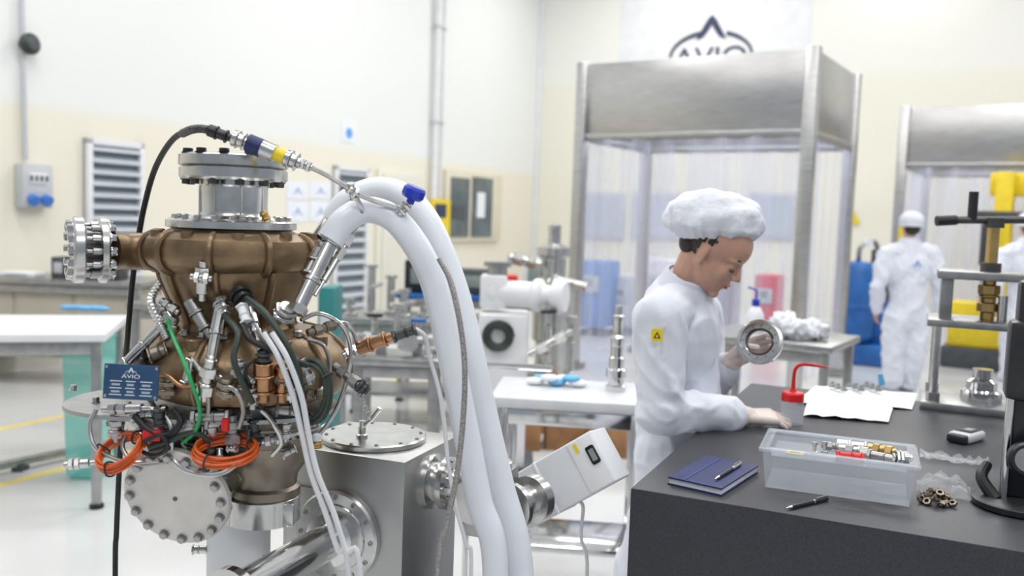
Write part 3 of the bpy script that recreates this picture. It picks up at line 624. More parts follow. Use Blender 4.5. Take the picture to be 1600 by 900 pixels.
sheet(onb(1474,770),.105,.1,lambda u,v:max(.001,.045*(1-(2*max(abs(u),abs(v)))**2)*(.7+.5*noise.noise(V((u*4,v*4,2))))+.003+.012*abs(noise.noise(V((u*9,v*9,7)))) ),plast2,22).obj("plastic_bag",None,"crumpled clear plastic bag over hex nuts","bag",None)
sheet(onb(1490,722),.15,.06,lambda u,v:.003+.025*abs(noise.noise(V((u*7,v*5,5)))),plast2).obj("plastic_bag",None,"flat crumpled clear plastic bag on granite bench","bag")
p=onb(1510,688); t=thing("digital_gauge",p,"grey handheld digital gauge with dark display","gauge")
gd=(onb(1540,676)-onb(1485,692)).normalized(); Rg=Matrix((gd,V((0,0,1)).cross(gd),V((0,0,1)))).transposed()
b=MB(); b.box(p+V((0,0,.013)),(.1,.06,.026),grey,Rg,.01,3); b.obj("housing",t)
b=MB(); b.box(p+V((0,0,.0265))+gd*.008,(.066,.042,.002),blackp,Rg,.0005); b.box(p+V((0,0,.028))+gd*.014,(.036,.022,.001),lcd,Rg); b.obj("display",t)
b=MB(); b.box(p+V((0,0,.012))-gd*.052,(.03,.05,.022),blackp,Rg,.006); b.obj("grip",t)
for k,(q,lab) in enumerate([([(1240,632),(1275,604),(1434,616),(1425,641)],"white lint free wipe sheet spread on bench"),([(1255,652),(1262,628),(1395,640),(1388,662)],"white paper sheet on granite bench")]):
    pts=[onb(*x) for x in q]; b=MB(); n=14; vs=[]
    for i in range(n):
        for j in range(n):
            u=i/(n-1);v=j/(n-1); P=(pts[0]*(1-u)*(1-v)+pts[3]*u*(1-v)+pts[2]*u*v+pts[1]*(1-u)*v)
            vs.append(V((P.x,P.y,BZ+.003+.002*k+.01*abs(noise.noise(V((u*4,v*4,k*9.)))))))
    b.add(vs,[(i*n+j,(i+1)*n+j,(i+1)*n+j+1,i*n+j+1) for i in range(n-1) for j in range(n-1)],paper); b.obj("wipe_sheet",None,lab,"paper","wipes on the bench")
for k in range(9):
    p=onb(1300+k*9,611+3*(k%3)); b=MB(); b.lathe([(.004,0),(.012,0),(.012,.01),(.007,.012),(.007,.02),(.0,.02)],V((p.x,p.y,BZ+.012)),(0,.2,1),steel,10); b.obj("small_fitting",None,"small steel fitting laid on white wipe","fitting","small fittings on the wipe")
b=MB(); p=onb(1378,606); b.cyl(V((p.x,p.y,BZ+.012)),V((p.x-.01,p.y,BZ+.05)),.012,gloveb,12,r2=.008); b.obj("blue_stopper",None,"small light blue plastic stopper on wipe","stopper")
p=onb(1236,663); bc=V((p.x,p.y,BZ)); t=thing("squeeze_bottle",bc,"clear squeeze bottle with red lid and bent red spout","bottle")
b=MB(); b.lathe([(0,0),(.029,0),(.031,.003),(.031,.07),(.027,.076)],bc,(0,0,1),plast,24); b.obj("bottle_body",t)
b=MB(); b.lathe([(.028,.066),(.031,.067),(.031,.088),(.028,.092),(.01,.094),(.008,.1),(0,.1)],bc,(0,0,1),red,24); b.obj("lid",t)
b=MB(); b.tube([bc+V((0,0,.098)),bc+V((0,0,.135)),bc+V((.004,0,.158)),bc+V((.02,0,.17)),bc+V((.06,0,.168)),bc+V((.095,0,.163))],[.006,.005,.005,.005,.004,.0015],red,10,6); b.obj("spout",t)
P0=onb(1466,640); P1=onb(1604,652); c=(P0+P1)/2+vb*.1; t=thing("steel_test_fixture",c,"stainless test fixture frame with top plate and posts","fixture")
b=MB(); b.box(c+V((0,0,.012)),(.35,.28,.024),steel2,RBn,.003); b.obj("base_plate",t)
for sx in (-1,1):
    for sy in (-1,1):
        q=c+ub*sx*.14+vb*sy*.1; b=MB(); b.cyl(q+V((0,0,.024)),q+V((0,0,.26)),.013,steel,14); b.cyl(q+V((0,0,.024)),q+V((0,0,.05)),.02,steel2,6); b.obj("post",t)
b=MB(); b.box(c+V((0,0,.27)),(.34,.26,.022),steel2,RBn,.003); b.obj("middle_plate",t)
b=MB(); b.box(c+V((0,0,.42)),(.30,.22,.025),steel2,RBn,.003); b.obj("top_plate",t)
for sx in (-1,1):
    b=MB(); b.box(c+ub*sx*.12+V((0,0,.35)),(.035,.16,.14),steel2,RBn,.002); b.obj("side_plate",t)
b=MB(); b.lathe([(0,0),(.06,0),(.06,.03),(.045,.035),(.045,.06),(.03,.07),(.03,.1),(0,.1)],c+V((0,0,.024)),(0,0,1),chrome,28); b.obj("workpiece",t)
b=MB(); b.fit(c+V((0,0,.28)),c+V((0,0,.41)),.03,0,brass); b.cyl(c+V((.03,-.03,.281)),c+V((.03,-.03,.36)),.014,chrome,12); b.obj("brass_clamp",t)
b=MB(); q=c+V((0,0,.43))
b.cyl(q,q+V((0,0,.14)),.018,brass,16); b.cyl(q,q+V((0,0,.03)),.03,darksteel,16); b.cyl(q+V((0,0,.14)),q+V((0,0,.17)),.03,darksteel,16); b.obj("brass_column",t)
b=MB(); b.cyl(q+V((-.12,0,.16)),q+V((.16,.0,.17)),.012,darksteel,12); b.cyl(q+V((-.12,0,.16)),q+V((-.18,0,.155)),.016,black,12); b.cyl(q+V((-.07,0,.16)),q+V((-.07,0,.25)),.014,black,12); b.obj("lever_handle",t)
p=onb(1583,800); sb=V((p.x+.03,p.y+.03,BZ)); t=thing("gauge_stand",sb,"black gauge stand with column and round knob","stand")
b=MB(); b.lathe([(0,0),(.085,0),(.09,.004),(.09,.014),(.08,.02),(0,.022)],sb,(0,0,1),blackp,36); b.obj("base",t)
b=MB(); b.box(sb+V((.008,.02,.24)),(.06,.06,.44),blackp,RBn,.01); b.cyl(sb+V((-.036,.0,.02)),sb+V((-.036,.0,.36)),.008,chrome,14); b.obj("column",t)
b=MB(); q=sb+V((-.018,-.03,.11)); b.lathe([(0,0),(.03,0),(.034,.005),(.034,.02),(.03,.024),(0,.024)],q,(-.2,-1,.1),blackp,24); b.lathe([(0,.0245),(.024,.0245)],q,(-.2,-1,.1),grey,24); b.obj("dial_gauge",t)
b=MB(); b.box(sb+V((-.006,.01,.3)),(.07,.07,.16),blackp,RBn,.012); b.obj("clamp_block",t)
b=MB(); b.tube([sb+V((-.05,-.0,.015)),sb+V((-.065,.03,.05)),sb+V((-.045,.05,.075))],[.014,.012,.01],blackp,10); b.obj("lever",t)

# ================================================================== TURBOPUMP ENGINE ON PEDESTAL
q1=1.6/F
def E(px,py,dy=0.): return A(px,py,1.6+dy)
def zq(y): return A(366,y,1.6).z
def LP(b,prof,px,dy,m,seg=48,py=450):
    o=A(px,py,1.6+dy); b.lathe([(r*q1,zq(y)) for r,y in prof],V((o.x,o.y,0)),(0,0,1),m,seg); return V((o.x,o.y,0))
ped=thing("white_pedestal",V((E(368,850).x,1.62,0)),"white cylindrical pedestal with steel saddle carrying the engine","pedestal")
pc=V((E(368,850).x,1.62,0)); ZS=zq(800)
b=MB(); b.lathe([(0,.02),(.057,.02),(.057,ZS),(0,ZS)],pc,(0,0,1),white,40); b.obj("column",ped)
b=MB(); b.lathe([(0,0),(.13,0),(.13,.018),(.06,.02),(0,.02)],pc,(0,0,1),white,40); bp_=b.obj("base_plate",ped)
bolts(bp_,pc+V((0,0,.018)),(0,0,1),.1,6,.01,.012,steel)
b=MB(); b.lathe([(.057,ZS-.01),(.064,ZS-.01),(.064,ZS+.012),(.0,ZS+.012)],pc,(0,0,1),steel,36)
sc_=V((E(412,770).x,1.6,0)); b.lathe([(.052,zq(808)),(.066,zq(808)),(.066,zq(770)),(.058,zq(766)),(.0,zq(766))],sc_,(0,0,1),steel,40)
b.box(V((sc_.x+.03,1.56,zq(790))),(.07,.012,.04),steel,None,.002); b.obj("saddle_clamp",ped)
for (x,y,s) in ((310,860,-1),(424,872,1)):
    b=MB(); a=V((pc.x+s*.05,1.60,zq(y))); b.fit(a,a+V((s*.028,-.004,0)),.009,1); b.obj("side_screw",ped)
eng=thing("turbopump_engine",V((pc.x,1.6,zq(766))),"bronze and steel rocket turbopump covered with fittings and cables","engine")
b=MB(); LP(b,[(0,243),(77,243),(82,246),(82,260),(78,263),(66,263),(66,265),(81,265),(81,279),(77,283),(0,283)],366,0,steel,56,260); tf=b.obj("top_flange",eng)
o=E(366,243); o0=V((o.x,1.6,0))
bolts(tf,o0+V((0,0,zq(243.5))),(0,0,1),70*q1,12,7.5*q1,7*q1,blackp,ph=.1,hexa=False,socket=True)
bolts(tf,o0+V((0,0,zq(282.5))),(0,0,-1),70*q1,12,7*q1,8*q1,darksteel,ph=.1)
b=MB(); LP(b,[(53,282),(53,290),(51,293),(50,330),(53,338),(58,343)],366,0,steel,48,310)
for k in range(8):
    t_=2*pi*k/8+.5; p=V((o.x+49.5*q1*cos(t_),1.6+49.5*q1*sin(t_),0)); b.cyl(p+V((0,0,zq(340))),p+V((0,0,zq(293))),3*q1,steel,8)
b.obj("neck",eng)
b=MB(); LP(b,[(0,336),(62,338),(66,342),(92,343),(98,346),(98,356),(88,359),(86,364),(0,364)],363,0,steel,56,350); lf=b.obj("collar_flange",eng)
o=E(363,350); bolts(lf,V((o.x,1.6,zq(343.5))),(0,0,1),84*q1,20,5.5*q1,7*q1,steel)
b=MB(); cu0=LP(b,[(0,362),(98,362),(118,365),(129,373),(134,388),(133,402),(126,414),(114,422),(108,428),(0,428)],367,0,bronze,64,390)
for k in range(10):
    t_=2*pi*k/10+.35; 
    pr=[(112,364),(127,370),(136,384),(136,402),(128,416),(114,423)]
    b.tube([cu0+V((r*q1*cos(t_),r*q1*sin(t_),zq(y))) for r,y in pr],5*q1,bronze,8,3)
    p=cu0+V((118*q1*cos(t_+.3),118*q1*sin(t_+.3),0)); b.cyl(p+V((0,0,zq(372))),p+V((0,0,zq(361))),9*q1,bronze,14)
b.obj("upper_casing",eng)
b=MB(); HP=[(116,418),(114,432),(107,450),(98,470),(89,488),(86,500),(90,510),(98,518)]
ch=LP(b,HP,372,0,bronze,64,460)
for k in range(9):
    t_=2*pi*k/9-.15
    b.tube([ch+V(((r+3)*q1*cos(t_),(r+3)*q1*sin(t_),zq(y))) for r,y in HP],5*q1,bronze,8,3)
b.obj("middle_casing",eng)
b=MB(); cl=LP(b,[(0,506),(92,508),(112,513),(128,519),(136,528),(145,537),(153,548),(157,564),(156,586),(148,604),(126,612),(0,614)],388,0,bronze,64,560)
for k in range(10):
    t_=2*pi*k/10+.1; pr=[(96,509),(124,518),(146,537),(158,558),(159,584),(149,603)]
    b.tube([cl+V((r*q1*cos(t_),r*q1*sin(t_),zq(y))) for r,y in pr],4.5*q1,bronze,8,3)
for t_,rr in ((-.9,126),(-1.9,126),(-2.5,122),(-.3,124)):
    p=cl+V((rr*q1*cos(t_),rr*q1*sin(t_),0)); b.cyl(p+V((0,0,zq(560))),p+V((0,0,zq(514))),14*q1,bronze,18,ch=.002)
b.obj("lower_casing",eng)
for t_ in (-.6,-.9,-1.25,-1.6,-1.9,-2.2,-2.5,-.3,0,-2.8):
    p=cl+V((112*q1*cos(t_),112*q1*sin(t_),zq(513))); bolt(eng,p,(0,0,1),6*q1,9*q1,steel)
ax=V((-.83,-.5,0)).normalized()
b=MB(); pL=E(168,391,-.055); b.tube([E(262,394,0),E(220,393,-.012),E(192,392,-.03),pL],[30*q1,29*q1,28*q1,32*q1],bronze,24,4); b.obj("inlet_pipe",eng)
b=MB(); b.lathe([(0,0),(46*q1,0),(50*q1,3*q1),(50*q1,11*q1),(46*q1,13*q1),(0,13*q1)],pL,ax,steel,44); f1=b.obj("inlet_flange",eng)
pM=pL+ax*(32*q1)
b=MB(); b.lathe([(0,0),(46*q1,0),(50*q1,3*q1),(50*q1,14*q1),(46*q1,17*q1),(24*q1,17*q1),(22*q1,13*q1),(0,13*q1)],pM,ax,steel,44); b.cyl(pL,pM,26*q1,darksteel,24); f2=b.obj("blanking_flange",eng)
bolts(f2,pM+ax*(16*q1),ax,38*q1,12,6.5*q1,9*q1,steel); bolts(f1,pL,-ax,38*q1,12,6.5*q1,9*q1,chrome)
Mx=fr(pL,ax)
for k in range(12):
    t_=2*pi*k/12; p=Mx@V((38*q1*cos(t_),38*q1*sin(t_),0)); b=MB(); b.fit(p-ax*.010,p+ax*(32*q1),5.5*q1,3,steel if k%2 else steel2); b.obj("stud",f1)
def oval(cxp,cyp,ax_,ay,n=40):
    pts=[]
    for k in range(n):
        t_=2*pi*k/n; c_=cos(t_);s_2=sin(t_); pts.append((cxp+ax_*abs(c_)**.75*(1 if c_>0 else -1),cyp+ay*abs(s_2)**.85*(1 if s_2>0 else -1)))
    return pts
pz=zq(630); pcx=E(318,628,-.03).x
b=MB(); b.prism(oval(pcx,1.57,205*q1,.14),6*q1,steel2,Matrix.Translation((0,0,pz))); mp_=b.obj("mounting_plate",eng)
for x,y in ((115,613),(150,632),(200,640),(255,645),(330,648),(395,643),(455,634),(505,622)):
    p=G(x,y-3,pz+6*q1); bolt(mp_,p,(0,0,1),5.5*q1,9*q1,steel)
b=MB(); LP(b,[(0,610),(98,612),(98,632),(0,632)],388,0,steel,40,620); b.obj("seal_ring",eng)
b=MB(); LP(b,[(0,634),(70,636),(70,650),(62,654),(62,668),(74,672),(74,684),(58,690),(58,712),(0,716)],268,-.03,steel,40,670); b.obj("gearbox_housing",eng)
b=MB(); cB=LP(b,[(0,634),(90,636),(90,650),(78,654),(76,666),(84,668),(84,680),(74,684),(70,702),(63,718),(50,736),(48,752),(54,756),(54,768),(0,768)],416,0,bronze2,48,700)
b.obj("turbine_casing",eng)
bolts(eng,cB+V((0,0,zq(668))),(0,0,1),79*q1,16,4.5*q1,6*q1,steel)
pf=A(278,774,1.46); nf=V((-.12,-.94,-.30)).normalized()
b=MB(); b.tube([pf-nf*.01,pf-nf*.05,E(350,735,-.02),E(400,705,0)],[46*q1,44*q1,44*q1,46*q1],bronze2,24,5); b.obj("exhaust_duct",eng)
b=MB(); b.lathe([(0,0),(74*q1,0),(80*q1,3*q1),(80*q1,12*q1),(77*q1,15*q1),(0,15.5*q1)],pf-nf*.008,nf,alu,64)
b.lathe([(0,0),(3.5*q1,0),(3.5*q1,1*q1),(0,1*q1)],pf+nf*(.0098),nf,darksteel,12); wf=b.obj("cover_flange",eng)
bolts(wf,pf-nf*.008,-nf,70*q1,16,7.5*q1,15*q1,steel2)
bolts(wf,pf+nf*(7.8*q1),nf,70*q1,16,6.5*q1,7*q1,steel2)
pn=A(205,597,1.40); nn=V((-.08,-1,.12)); Mn=facing(pn,nn); Rn=Mn.to_3x3()@Matrix.Rotation(pi/2,3,'X')
b=MB(); b.box(pn,(.0905,.003,.0555),plateb,Rn,.001); npl=b.obj("nameplate",eng)
b=MB(); emblem(b,Mn@Matrix.Translation((0,.014,.0022)),.0095,printw); b.obj("emblem",npl)
text("lettering","AVIO",.0088,Mn@Matrix.Translation((0,.006,.0022)),printw,npl,sx=1.5)
b=MB(); pfg=mat("plate_field_grey",(.40,.50,.60),.5)
for j,yy in enumerate((.001,-.0045,-.010,-.0155,-.0205)):
    for sx,wd_ in ((-.024,.020),(.0,.016),(.026,.02)): b.box(Mn@V((sx,yy,.0022)),(wd_*(.7 if (j+int(sx*100))%2 else 1),.0004,.0013 if j%2==0 else .0032),pfg if j%2 else printw,Rn)
b.obj("data_fields",npl)
for sx in (-1,1):
    for sy in (-1,1): bolt(npl,Mn@V((sx*.041,sy*.023,.0015)),nn,.002,.0015,steel)
b=MB(); b.tube([pn-V((0,-.003,0)),pn+V((0,.03,-.01)),V((pn.x+.02,pn.y+.06,pz+.01))],.004,steel2,8); b.obj("nameplate_bracket",eng)
FT=[ # x0,y0,d0, x1,y1,d1, r px, style, mat, name
 (522,368,-.10,462,490,-.16,13,1,steel,"hose_coupling"),(505,395,-.1,480,445,-.13,16,2,steel,"union_nut"),
 (558,352,-.06,492,462,-.14,6,3,steel,"instrument_tube"),(450,478,-.16,440,500,-.15,17,0,steel,"block_fitting"),
 (318,408,-.155,316,470,-.14,10,3,steel,"pressure_tap"),(298,432,-.16,332,436,-.16,8,0,steel,"pressure_tap"),
 (345,478,-.14,322,606,-.195,9,2,steel,"actuator_rod"),(330,560,-.2,318,625,-.18,12,0,steel,"rod_end"),
 (270,492,-.13,192,572,-.135,9,1,steel,"strut"),(296,470,-.13,330,528,-.14,10,2,steel2,"strut"),
 (388,480,-.14,408,548,-.195,9,0,steel,"sensor_fitting"),(374,456,-.13,384,476,-.15,14,2,blackp,"cable_connector"),
 (378,478,-.15,386,505,-.17,9,1,printw,"cable_connector"),(345,470,-.13,352,492,-.15,12,2,steel,"cable_connector"),
 (412,566,-.2,412,628,-.19,14,2,copper,"copper_sleeve"),(441,572,-.18,441,628,-.17,12,2,copper,"copper_sleeve"),(412,548,-.2,412,568,-.2,11,0,darksteel,"sensor_cap"),
 (560,545,-.05,618,524,-.06,11,2,copper,"copper_sensor"),(536,556,-.06,562,543,-.05,9,0,steel,"sensor_fitting"),(614,526,-.06,650,514,-.06,10,1,darksteel,"sensor_connector"),
 (522,572,-.07,566,606,-.1,9,0,steel2,"drain_fitting"),(560,600,-.1,576,612,-.1,11,2,darksteel,"drain_cap"),
 (232,556,-.14,262,546,-.13,12,1,bronze2,"bronze_boss"),(205,655,-.16,262,640,-.16,10,0,steel,"steel_union"),(160,640,-.15,238,638,-.17,8,3,steel,"cross_fitting"),
 (330,640,-.15,330,690,-.15,15,3,steel,"steel_spool"),(300,652,-.17,360,650,-.17,10,1,steel2,"cross_fitting"),(362,648,-.16,366,700,-.16,12,0,steel2,"steel_spool"),
 (100,726,-.16,150,722,-.15,8,3,steel,"end_plug"),(180,648,-.15,182,690,-.15,12,0,steel,"steel_spool"),(215,672,-.15,240,700,-.16,9,1,steel,"steel_spool"),
 (395,600,-.19,395,640,-.19,9,3,steel,"standoff"),(355,590,-.2,352,622,-.19,13,0,bronze2,"bronze_boss"),(262,590,-.17,262,622,-.17,12,0,bronze2,"bronze_boss"),
 (470,560,-.18,486,600,-.17,9,0,steel2,"sensor_fitting"),(430,640,-.14,470,642,-.13,10,1,steel2,"cross_fitting"),(445,655,-.12,445,690,-.12,9,0,steel,"steel_spool"),
 (290,600,-.18,300,560,-.18,8,1,steel,"elbow_fitting"),(252,470,-.12,280,490,-.13,9,0,steel,"elbow_fitting"),(240,500,-.12,262,486,-.12,7,3,steel,"elbow_fitting"),
 (410,330,-.08,418,346,-.08,7,0,brass,"brass_plug"),(496,690,-.12,496,700,-.12,8,1,brass,"brass_plug"),(495,678,-.12,495,692,-.12,6,2,printw,"cable_tip"),
 (480,520,-.12,530,505,-.08,8,0,bronze2,"bronze_boss"),(228,545,-.12,215,580,-.14,10,0,darksteel,"steel_spool"),
 (372,560,-.2,372,590,-.2,10,0,steel2,"standoff"),(248,640,-.17,250,665,-.17,10,1,darksteel,"steel_spool"),(395,655,-.15,398,690,-.15,11,1,darksteel,"steel_spool"),
 (300,690,-.1,290,712,-.1,14,0,steel2,"steel_spool"),(470,650,-.1,500,660,-.1,8,0,steel,"elbow_fitting"),(452,600,-.18,456,628,-.17,9,3,steel,"standoff"),
 (405,690,-.12,448,684,-.11,8,0,steel,"cross_fitting"),(440,712,-.09,462,700,-.08,7,1,steel,"elbow_fitting")]
rnd=random.Random(11)
for k in range(38):
    x=rnd.uniform(205,510); y=rnd.choice([rnd.uniform(584,612),rnd.uniform(642,706)]); 
    rx_=(x-388)/158.; dd=-.19*math.sqrt(max(.05,1-rx_*rx_)) if y<615 else -.13-.04*rnd.random()
    if y>615 and x>400: continue
    an=rnd.choice([pi/2,pi/2,0,.6]); Ln=rnd.uniform(10,20)
    FT.append((x,y,dd,x+Ln*cos(an),y+Ln*sin(an),dd-.006,rnd.uniform(3.6,6.5),rnd.randint(0,3),rnd.choice([steel,steel2,darksteel,bronze2,steel]),"small_union"))
for x0,y0,d0,x1,y1,d1,r,stl,m,nme in FT:
    b=MB(); b.fit(E(x0,y0,d0),E(x1,y1,d1),r*q1,stl,m); b.obj(nme,eng)
TB=[
 ([(250,440,-.12),(236,470,-.13),(250,505,-.14),(262,530,-.15)],6,steel,.12,"flexible_tube"),
 ([(250,640,-.16),(268,668,-.17),(270,715,-.17),(300,738,-.18),(350,738,-.17),(392,700,-.15),(405,660,-.14)],4,steel,None,"steel_tube"),
 ([(150,640,-.15),(140,665,-.16),(150,700,-.17),(195,722,-.17),(250,720,-.17)],3.5,steel,None,"steel_tube"),
 ([(470,500,-.13),(500,490,-.1),(535,510,-.08),(548,550,-.07),(540,600,-.09),(520,650,-.1),(490,690,-.1)],3.2,steel,None,"steel_tube"),
 ([(505,510,-.1),(540,505,-.06),(556,530,-.05),(556,548,-.05)],3,steel,None,"steel_tube"),
 ([(487,262,-.12),(515,276,-.12),(542,293,-.12),(556,305,-.11)],3.6,steel,None,"steel_tube"),
 ([(556,303,-.11),(580,312,-.11),(605,320,-.11),(628,326,-.11)],3.6,steel,None,"steel_tube"),
 ([(556,308,-.11),(566,330,-.1),(560,350,-.07)],4,steel,None,"steel_tube"),
 ([(300,560,-.18),(318,590,-.195),(326,630,-.18),(322,670,-.17)],3.2,steel2,None,"steel_tube"),
 ([(345,600,-.2),(370,612,-.21),(380,640,-.19),(374,668,-.17)],3.5,steel2,None,"steel_tube"),
 ([(200,672,-.15),(192,700,-.16),(215,725,-.17),(262,722,-.17)],3,steel2,None,"steel_tube"),
 ([(262,498,-.14),(268,520,-.15),(285,560,-.19),(300,600,-.2),(312,640,-.19),(306,672,-.18),(285,692,-.17)],2.8,green,None,"green_wire"),
 ([(385,466,-.15),(410,485,-.18),(440,525,-.20),(462,570,-.20),(470,610,-.19)],5,dkgreen,None,"dark_cable"),
 ([(350,492,-.15),(372,520,-.19),(365,560,-.21),(380,600,-.21),(395,630,-.2)],4.5,dkgreen,None,"dark_cable"),
 ([(378,505,-.17),(392,530,-.20),(420,545,-.205),(450,560,-.2),(480,572,-.18)],4.5,black,None,"dark_cable"),
 ([(210,650,-.17),(232,672,-.18),(262,680,-.18),(282,660,-.18),(270,640,-.17)],5,black,None,"dark_cable"),
 ([(330,690,-.17),(300,676,-.18),(262,690,-.18),(232,700,-.18)],4,dkgreen,None,"dark_cable"),
 ([(408,640,-.17),(425,660,-.16),(440,690,-.14),(425,712,-.13)],3.2,steel,None,"steel_tube"),
 ([(210,700,-.17),(240,712,-.18),(262,700,-.19),(250,680,-.19),(225,690,-.19)],3,black,None,"dark_cable"),
 ([(400,560,-.205),(385,575,-.21),(388,600,-.2),(410,640,-.17),(430,660,-.15)],2.6,black,None,"dark_cable"),
 ([(480,530,-.14),(505,540,-.13),(515,570,-.12),(508,600,-.12),(490,620,-.14)],3,steel,None,"steel_tube"),
 ([(235,600,-.16),(245,590,-.17),(262,588,-.18),(285,604,-.19),(310,600,-.2)],2.6,copper,None,"copper_tube"),
]
for pts,r,m,wv,nme in TB:
    b=MB(); b.tube([E(*p) for p in pts],r*q1,m,10,12 if wv else 7,wave=wv); b.obj(nme,eng)
b=MB(); b.tube([cB+V((98*q1*cos(a),98*q1*sin(a),zq(656))) for a in [pi*k/14-pi*.97 for k in range(14)]],3.6*q1,steel,10,4); b.obj("ring_manifold",eng)
b=MB(); b.fit(E(540,290,-.12),E(560,304,-.11),8*q1,0); b.fit(E(548,286,-.12),E(552,312,-.11),6*q1,1); b.obj("tee_fitting",eng)
vk=E(640,318,-.11); va=V((.35,-.1,.93)).normalized()
b=MB(); b.fit(E(622,334,-.11),vk,9*q1,0); b.obj("valve_body",eng)
b=MB(); b.lathe([(0,0),(6*q1,0),(6*q1,6*q1),(14*q1,8*q1),(17*q1,12*q1),(17*q1,22*q1),(14*q1,26*q1),(0,27*q1)],vk,va,blue,10); b.obj("valve_knob",eng)
S=[((326,203),(364,217),9,2,blackp,"sensor_plug"),((364,215),(388,224),12,2,steel,"sensor_body"),((387,223),(409,232),13.5,None,navy,"sensor_band"),((409,231),(430,240),13,None,steel,"sensor_body"),((429,239),(448,247),10.5,None,yellow,"sensor_band"),((446,246),(470,256),13,2,steel,"sensor_body"),((468,254),(488,263),8,0,steel,"sensor_nut")]
for a,c,r,stl,m,nme in S:
    b=MB()
    if stl is None: b.cyl(E(*a,-.12),E(*c,-.12),r*q1,m,24,ch=.0008)
    else: b.fit(E(*a,-.12),E(*c,-.12),r*q1,stl,m)
    b.obj(nme,eng)
b=MB(); b.tube([E(326,203,-.12),E(300,203,-.1),E(270,218,-.04),E(243,262,.03),E(226,320,.07),E(215,380,.08),E(207,440,.09),E(200,520,.1),E(194,600,.14),E(187,720,.14),E(182,830,.14),E(180,900,.14),V((E(180,900,.14).x-.0,1.74,.3)),V((E(180,900,.14).x-.03,1.72,.02)),V((-1.0,1.9,.012))],4.6*q1,black,12,8)
b.obj("black_signal_cable",None,"long black signal cable looping from sensor to floor","cable")
b=MB(); b.tube([E(326,203,-.12),E(312,201,-.11),E(298,203,-.1),E(284,209,-.07)],6*q1,darksteel,12,6,wave=.1); b.obj("cable_spring_guard",eng)
def coil(name,px,py,dy,rx,rz,n,r,m,tilt,par,seed,vert=False):
    c=E(px,py,dy); b=MB(); pts=[]; 
    for k in range(n*14+1):
        a=2*pi*k/14; L=k/14
        jr=1+.10*sin(L*2.3+seed); jz=(L/n-.5)
        if not vert: p=V((rx*jr*cos(a),rz*jr*sin(a),jz*.014+.005*sin(a*.5+L)))
        else: p=V((rx*jr*cos(a),jz*.02+.004*sin(L*3),rz*jr*sin(a)))
        pts.append(c+tilt@p)
    b.tube(pts,r,m,8,2); o=b.obj(name,par)
    for a in (.6,2.6,4.4):
        p=V((rx*cos(a),rz*sin(a),0)) if not vert else V((rx*cos(a),0,rz*sin(a)))
        b=MB(); b.tube([c+tilt@(p+V(x)) for x in ([(0,.0,.014),(.012*cos(a),.012*sin(a),.0),(0,0,-.014),(-.012*cos(a),-.012*sin(a),0)] if not vert else [(0,.014,0),(.012*cos(a),0,.012*sin(a)),(0,-.014,0),(-.012*cos(a),0,-.012*sin(a))])],.0016,black,6,4,True)
        b.obj("cable_tie",o)
coil("orange_cable_coil",352,704,-.19,.047,.042,7,.0021,orange,Matrix.Rotation(radians(14),3,'X'),eng,1)
coil("orange_cable_coil",187,706,-.18,.036,.034,8,.0021,orange,Matrix.Rotation(radians(-20),3,'Y')@Matrix.Rotation(radians(35),3,'X'),eng,2)
coil("green_cable_coil",487,612,-.17,.030,.048,9,.0032,dkgreen,Matrix.Rotation(radians(-15),3,'Z'),eng,3,True)
b=MB(); b.box(E(238,680,-.18),(.03,.012,.018),red,None,.003); b.obj("red_clip",eng)
b=MB(); b.box(E(352,664,-.18),(.012,.01,.022),red,None,.003); b.obj("red_clip",eng)
b=MB()
for k in range(9):
    p=E(560+2.2*k,612+5*k,-.1+.0*k); b.tube([p+V((.004*cos(a)*(1 if k%2 else .3),.004*cos(a)*(.3 if k%2 else 1),.0045*sin(a))) for a in [2*pi*j/6 for j in range(6)]],.0009,steel,5,2,True)
b.obj("safety_chain",eng)
b=MB(); b.tube([E(650,514,-.06),E(664,526,-.08),E(672,560,-.1),E(686,610,-.12),E(694,660,-.12),E(700,720,-.12),E(712,790,-.12),E(728,850,-.12),E(736,900,-.12),V((-.06,1.5,.5)),V((-.05,1.5,.1)),V((-.15,1.45,.01))],3.2*q1,cablew,8,7); b.obj("white_signal_cable",None,"thin white signal cable hanging from copper sensor","cable","white signal cables")
for k,(x1,x2) in enumerate(((0,0),(13,18))):
    b=MB(); b.tube([E(412+x1,520,-.21),E(436+x1,560,-.22),E(458+x1,620,-.21),E(472+x1*.8,680,-.2),E(486+x1*.8,740,-.2),E(508+x1,800,-.2),E(528+x1,860,-.2),E(545+x2,900,-.2),V((-.22+.02*k,1.4,.5)),V((-.22+.02*k,1.4,.06)),V((-.2+.04*k,1.3,.008))],4.0*q1,cablew,10,7); b.obj("white_signal_cable",None,"white instrumentation cable running from engine to floor","cable","white signal cables")
b=MB(); b.tube([E(516,376,-.1),E(538,345,-.09),E(572,328,-.08),E(612,340,-.09),E(646,378,-.1),E(674,432,-.1),E(692,500,-.1),E(709,580,-.1),E(727,670,-.1),E(748,780,-.1),E(774,900,-.1),V((-.02,1.52,.5)),V((.0,1.54,.14)),V((-.02,1.62,.035)),V((-.12,1.9,.026))],.0225,hosew,24,10)
b.obj("insulated_hose",None,"thick white insulated hose arching from engine to floor","hose","white insulated hoses")
b=MB(); b.tube([E(520,345,.05),E(545,315,.05),E(585,298,.05),E(628,306,.04),E(664,342,.03),E(692,400,.02),E(716,470,.01),E(735,550,.0),E(757,650,0),E(783,760,0),E(812,880,0),V((.055,1.62,.6)),V((.07,1.64,.16)),V((.07,1.72,.035)),V((.02,2.0,.026))],.0245,hosew,24,10)
b.obj("insulated_hose",None,"thick white insulated hose looping behind the first hose","hose","white insulated hoses")
